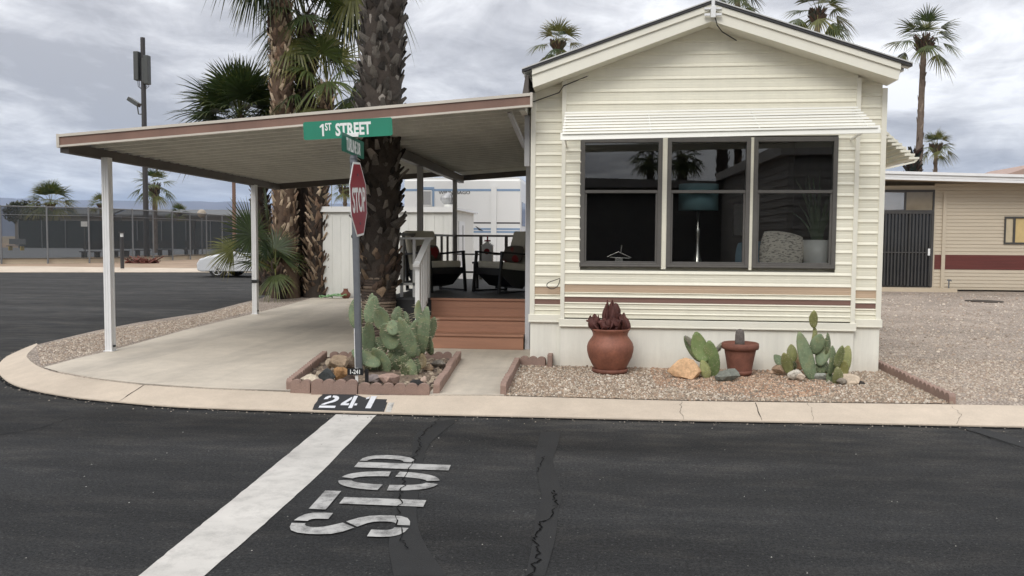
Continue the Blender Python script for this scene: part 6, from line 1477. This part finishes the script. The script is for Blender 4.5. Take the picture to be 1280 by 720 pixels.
for u in (.85, 3.55):
    for w in (.0, 1.60):
        m = MB(); m.tube([cpnt(u, w-.004 if w < 1 else w+.06, .36), cpnt(u, w+.1 if w < 1 else w+.194, .36)], .37, 22); build('wheel_arch', m, M['black'], car)
        m = MB(); m.tube([cpnt(u, w-.01, .32), cpnt(u, w+.20, .32)], .32, 22); wh = build('wheel', m, M['rubber'], car)
        m = MB(); yo = w-.02 if w < 1 else w+.205; m.tube([cpnt(u, yo, .32), cpnt(u, yo+.012, .32)], .07, 12)
        for k in range(5): a = k*2*PI/5; m.bar(cpnt(u, yo+.004, .32), cpnt(u+.21*math.cos(a), yo+.004, .32+.21*math.sin(a)), .05, .012, up=(0, 1, 0))
        m.tube([cpnt(u+.22*math.cos(a*PI/10), yo+.004, .32+.22*math.sin(a*PI/10)) for a in range(21)], .012, 5); build('rim', m, M['alloy'], wh)
for w in (.08, 1.5): m = MB(); m.prism([cpnt(.05, w, .58), cpnt(.42, w-.0, .70), cpnt(.40, w, .60), cpnt(.08, w, .52)], Vector((0, .24, 0))); m.v = [(p[0]-.03, p[1]-.06 if w < 1 else p[1]+.05, p[2]) for p in m.v]; build('headlight', m, M['lens'], car)
m = MB(); m.box(cx.x-.04, cx.x+.1, cx.y+.35, cx.y+1.45, .26, .44); build('grille', m, M['black'], car)
m = MB(); q = cpnt(1.55, -.05, .95); m.obox(q, (.08, 0, 0), (0, .07, 0), (0, 0, .06)); build('mirror', m, M['carwhite'], car, bev=.02)

# ================================================================== ACROSS THE STREET (seen mirrored in the windows)
oh = thing('opposite_home', 'grey sided home across the street mirrored in the right window', 'mobile home', (7, -6, .03))
m = MB(); x0, x1, ya, yb = 4.7, 11, -2.9, -15
m.box(x0, x1, yb, ya, .03, 3.55)
for k in range(16): z = .4+k*.2; m.box(x0-.03, x0, yb, ya, z, z+.05); m.box(x0, x1, ya, ya+.03, z, z+.05)
build('wall', m, mat('grey_siding', (.30, .28, .25), .7), oh)
m = MB(); m.box(x0-.25, x1+.2, yb, ya+.25, 3.55, 3.85); build('roof', m, mat('opposite_roof', (.30, .28, .25), .7), oh)
m = MB(); m.box(7.6, 8.6, ya+.013, ya+.03, 1.2, 2.3); build('window', m, M['carglass'], oh)
oh = thing('opposite_carport', 'low roofed dark carport home across the street mirrored in the left windows', 'mobile home', (-5, -12, .03))
m = MB(); m.box(-16, 5.6, -24, -15, .03, 3.35); build('wall', m, mat('opposite_wall', (.075, .07, .065), .8), oh); m = MB(); m.prism([(-16.3, -24, 3.3), (6, -24, 3.3), (6, -24, 3.5), (-16.3, -24, 4.1)], (0, 9.4, 0)); build('roof', m, mat('opposite_carport_roof', (.16, .15, .14), .7), oh)
def backpalm(lab, px, py, Yv, seed, thick):
    c = V(px, py, Yv); Y = 2*BY-Yv; path = [Vector((c.x+.3, Y, .03)), Vector((c.x+.1, Y, c.z*.5)), Vector((c.x, Y, c.z))]
    palm(lab, path[0], path, thick, thick*.8, (0, 1), 80, .3, .08, .06, BD, seed, dict(nf=22, pet=.6, Rr=.8, nseg=16, segs=2), 'palm trees across the street')
backpalm('palm across the street mirrored left in the middle window', 812, 208, 46, 71, .22); backpalm('bushy palm across the street mirrored at the left of the middle window', 852, 206, 44, 72, .3)
backpalm('tall palm across the street mirrored in the middle window', 902, 150, 40, 73, .3); backpalm('slimmer leaning palm across the street beside the tall mirrored one', 922, 160, 44, 74, .22)

# ================================================================== AIR
HZ = 5.8e-5
m = MB(); m.box(-15800, 15800, -900, 15800, -3, 720)
hz = bpy.data.materials.new('haze_air'); hz.use_nodes = True; nt = hz.node_tree; nt.nodes.clear(); o_ = N(nt, 'ShaderNodeOutputMaterial'); pv = N(nt, 'ShaderNodeVolumePrincipled')
pv.inputs['Color'].default_value = (.48, .67, 1, 1); pv.inputs['Density'].default_value = HZ; pv.inputs['Anisotropy'].default_value = .2; nt.links.new(pv.outputs[0], o_.inputs['Volume'])
build('haze', m, hz, kind='stuff', label='thin bluish air before the mountains')

# ================================================================== SKY, SUN, CAMERA
w = bpy.data.worlds.new('World'); sc.world = w; w.use_nodes = True; nt = w.node_tree; nt.nodes.clear()
out = N(nt, 'ShaderNodeOutputWorld'); bg = N(nt, 'ShaderNodeBackground'); bg.inputs['Strength'].default_value = .1
sky = N(nt, 'ShaderNodeTexSky', sky_type='NISHITA'); sky.sun_disc = False
SUN_EL, SUN_AZ = R(40), R(196)
sky.sun_elevation = SUN_EL; sky.sun_rotation = SUN_AZ
tc = N(nt, 'ShaderNodeTexCoord'); sx_ = N(nt, 'ShaderNodeSeparateXYZ'); nt.links.new(tc.outputs['Generated'], sx_.inputs[0])
def math_(op, a, b=None, clamp=False):
    n = N(nt, 'ShaderNodeMath', operation=op, use_clamp=clamp)
    for i, v in enumerate((a, b)):
        if v is None: continue
        if isinstance(v, (int, float)): n.inputs[i].default_value = v
        else: nt.links.new(v, n.inputs[i])
    return n.outputs[0]
zz = math_('MAXIMUM', sx_.outputs[2], 0.0); den = math_('ADD', zz, .16)
cv = N(nt, 'ShaderNodeCombineXYZ'); nt.links.new(math_('DIVIDE', sx_.outputs[0], den), cv.inputs[0]); nt.links.new(math_('DIVIDE', sx_.outputs[1], den), cv.inputs[1]); cv.inputs[2].default_value = 3.7
n1 = noise_n(nt, cv.outputs[0], .85, 9, .58); n1.inputs['Distortion'].default_value = .7
n2 = noise_n(nt, cv.outputs[0], 3.2, 8, .62); n2.inputs['Distortion'].default_value = .5
f = math_('ADD', math_('MULTIPLY', n1.outputs[0], .72), math_('MULTIPLY', n2.outputs[0], .28))
cr = N(nt, 'ShaderNodeValToRGB'); nt.links.new(f, cr.inputs[0]); e = cr.color_ramp.elements
e[0].position = .41; e[0].color = (.40, .40, .42, 1); e[1].position = .59; e[1].color = (.93, .93, .93, 1)
q_ = e.new(.465); q_.color = (.53, .53, .55, 1); q_ = e.new(.525); q_.color = (.70, .70, .715, 1)
# brightness rises towards the zenith as under a real overcast
grad = N(nt, 'ShaderNodeMapRange'); grad.inputs[1].default_value = .0; grad.inputs[2].default_value = 1.; grad.inputs[3].default_value = 1.0; grad.inputs[4].default_value = 2.5; nt.links.new(math_('POWER', zz, 1.15), grad.inputs[0])
sc1 = N(nt, 'ShaderNodeVectorMath', operation='SCALE'); nt.links.new(cr.outputs[0], sc1.inputs[0]); nt.links.new(math_('MULTIPLY', grad.outputs[0], 10.2), sc1.inputs['Scale'])
mx = N(nt, 'ShaderNodeMix', data_type='RGBA'); mx.inputs[0].default_value = .965; nt.links.new(sky.outputs[0], mx.inputs[6]); nt.links.new(sc1.outputs[0], mx.inputs[7])
nt.links.new(mx.outputs[2], bg.inputs[0]); nt.links.new(bg.outputs[0], out.inputs[0])
sl_ = bpy.data.lights.new('sun', 'SUN'); sl_.energy = 1.5; sl_.angle = R(24); sl_.color = (1, .965, .91); so_ = bpy.data.objects.new('sun', sl_); COL.objects.link(so_)
dr_ = Vector((-math.sin(SUN_AZ)*math.cos(SUN_EL), -math.cos(SUN_AZ)*math.cos(SUN_EL), -math.sin(SUN_EL))); so_.rotation_euler = dr_.to_track_quat('-Z', 'Y').to_euler(); so_.location = (0, -5, 12)
cd = bpy.data.cameras.new('camera'); co = bpy.data.objects.new('camera', cd); COL.objects.link(co); cd.sensor_width = 36; cd.lens = FPX/1280*36; cd.clip_end = 40000; cd.clip_start = .05
co.matrix_world = Matrix(((cR.x, cU.x, -cF.x, 0), (cR.y, cU.y, -cF.y, 0), (cR.z, cU.z, -cF.z, CH), (0, 0, 0, 1))); sc.camera = co
sc.view_settings.view_transform = 'Standard'; sc.view_settings.look = 'None'; sc.view_settings.exposure = 0.08; sc.view_settings.gamma = 1.0; sc.view_settings.use_curve_mapping = False
sc.cycles.use_denoising = True; sc.cycles.max_bounces = 8; sc.cycles.transparent_max_bounces = 16; sc.cycles.volume_bounces = 0
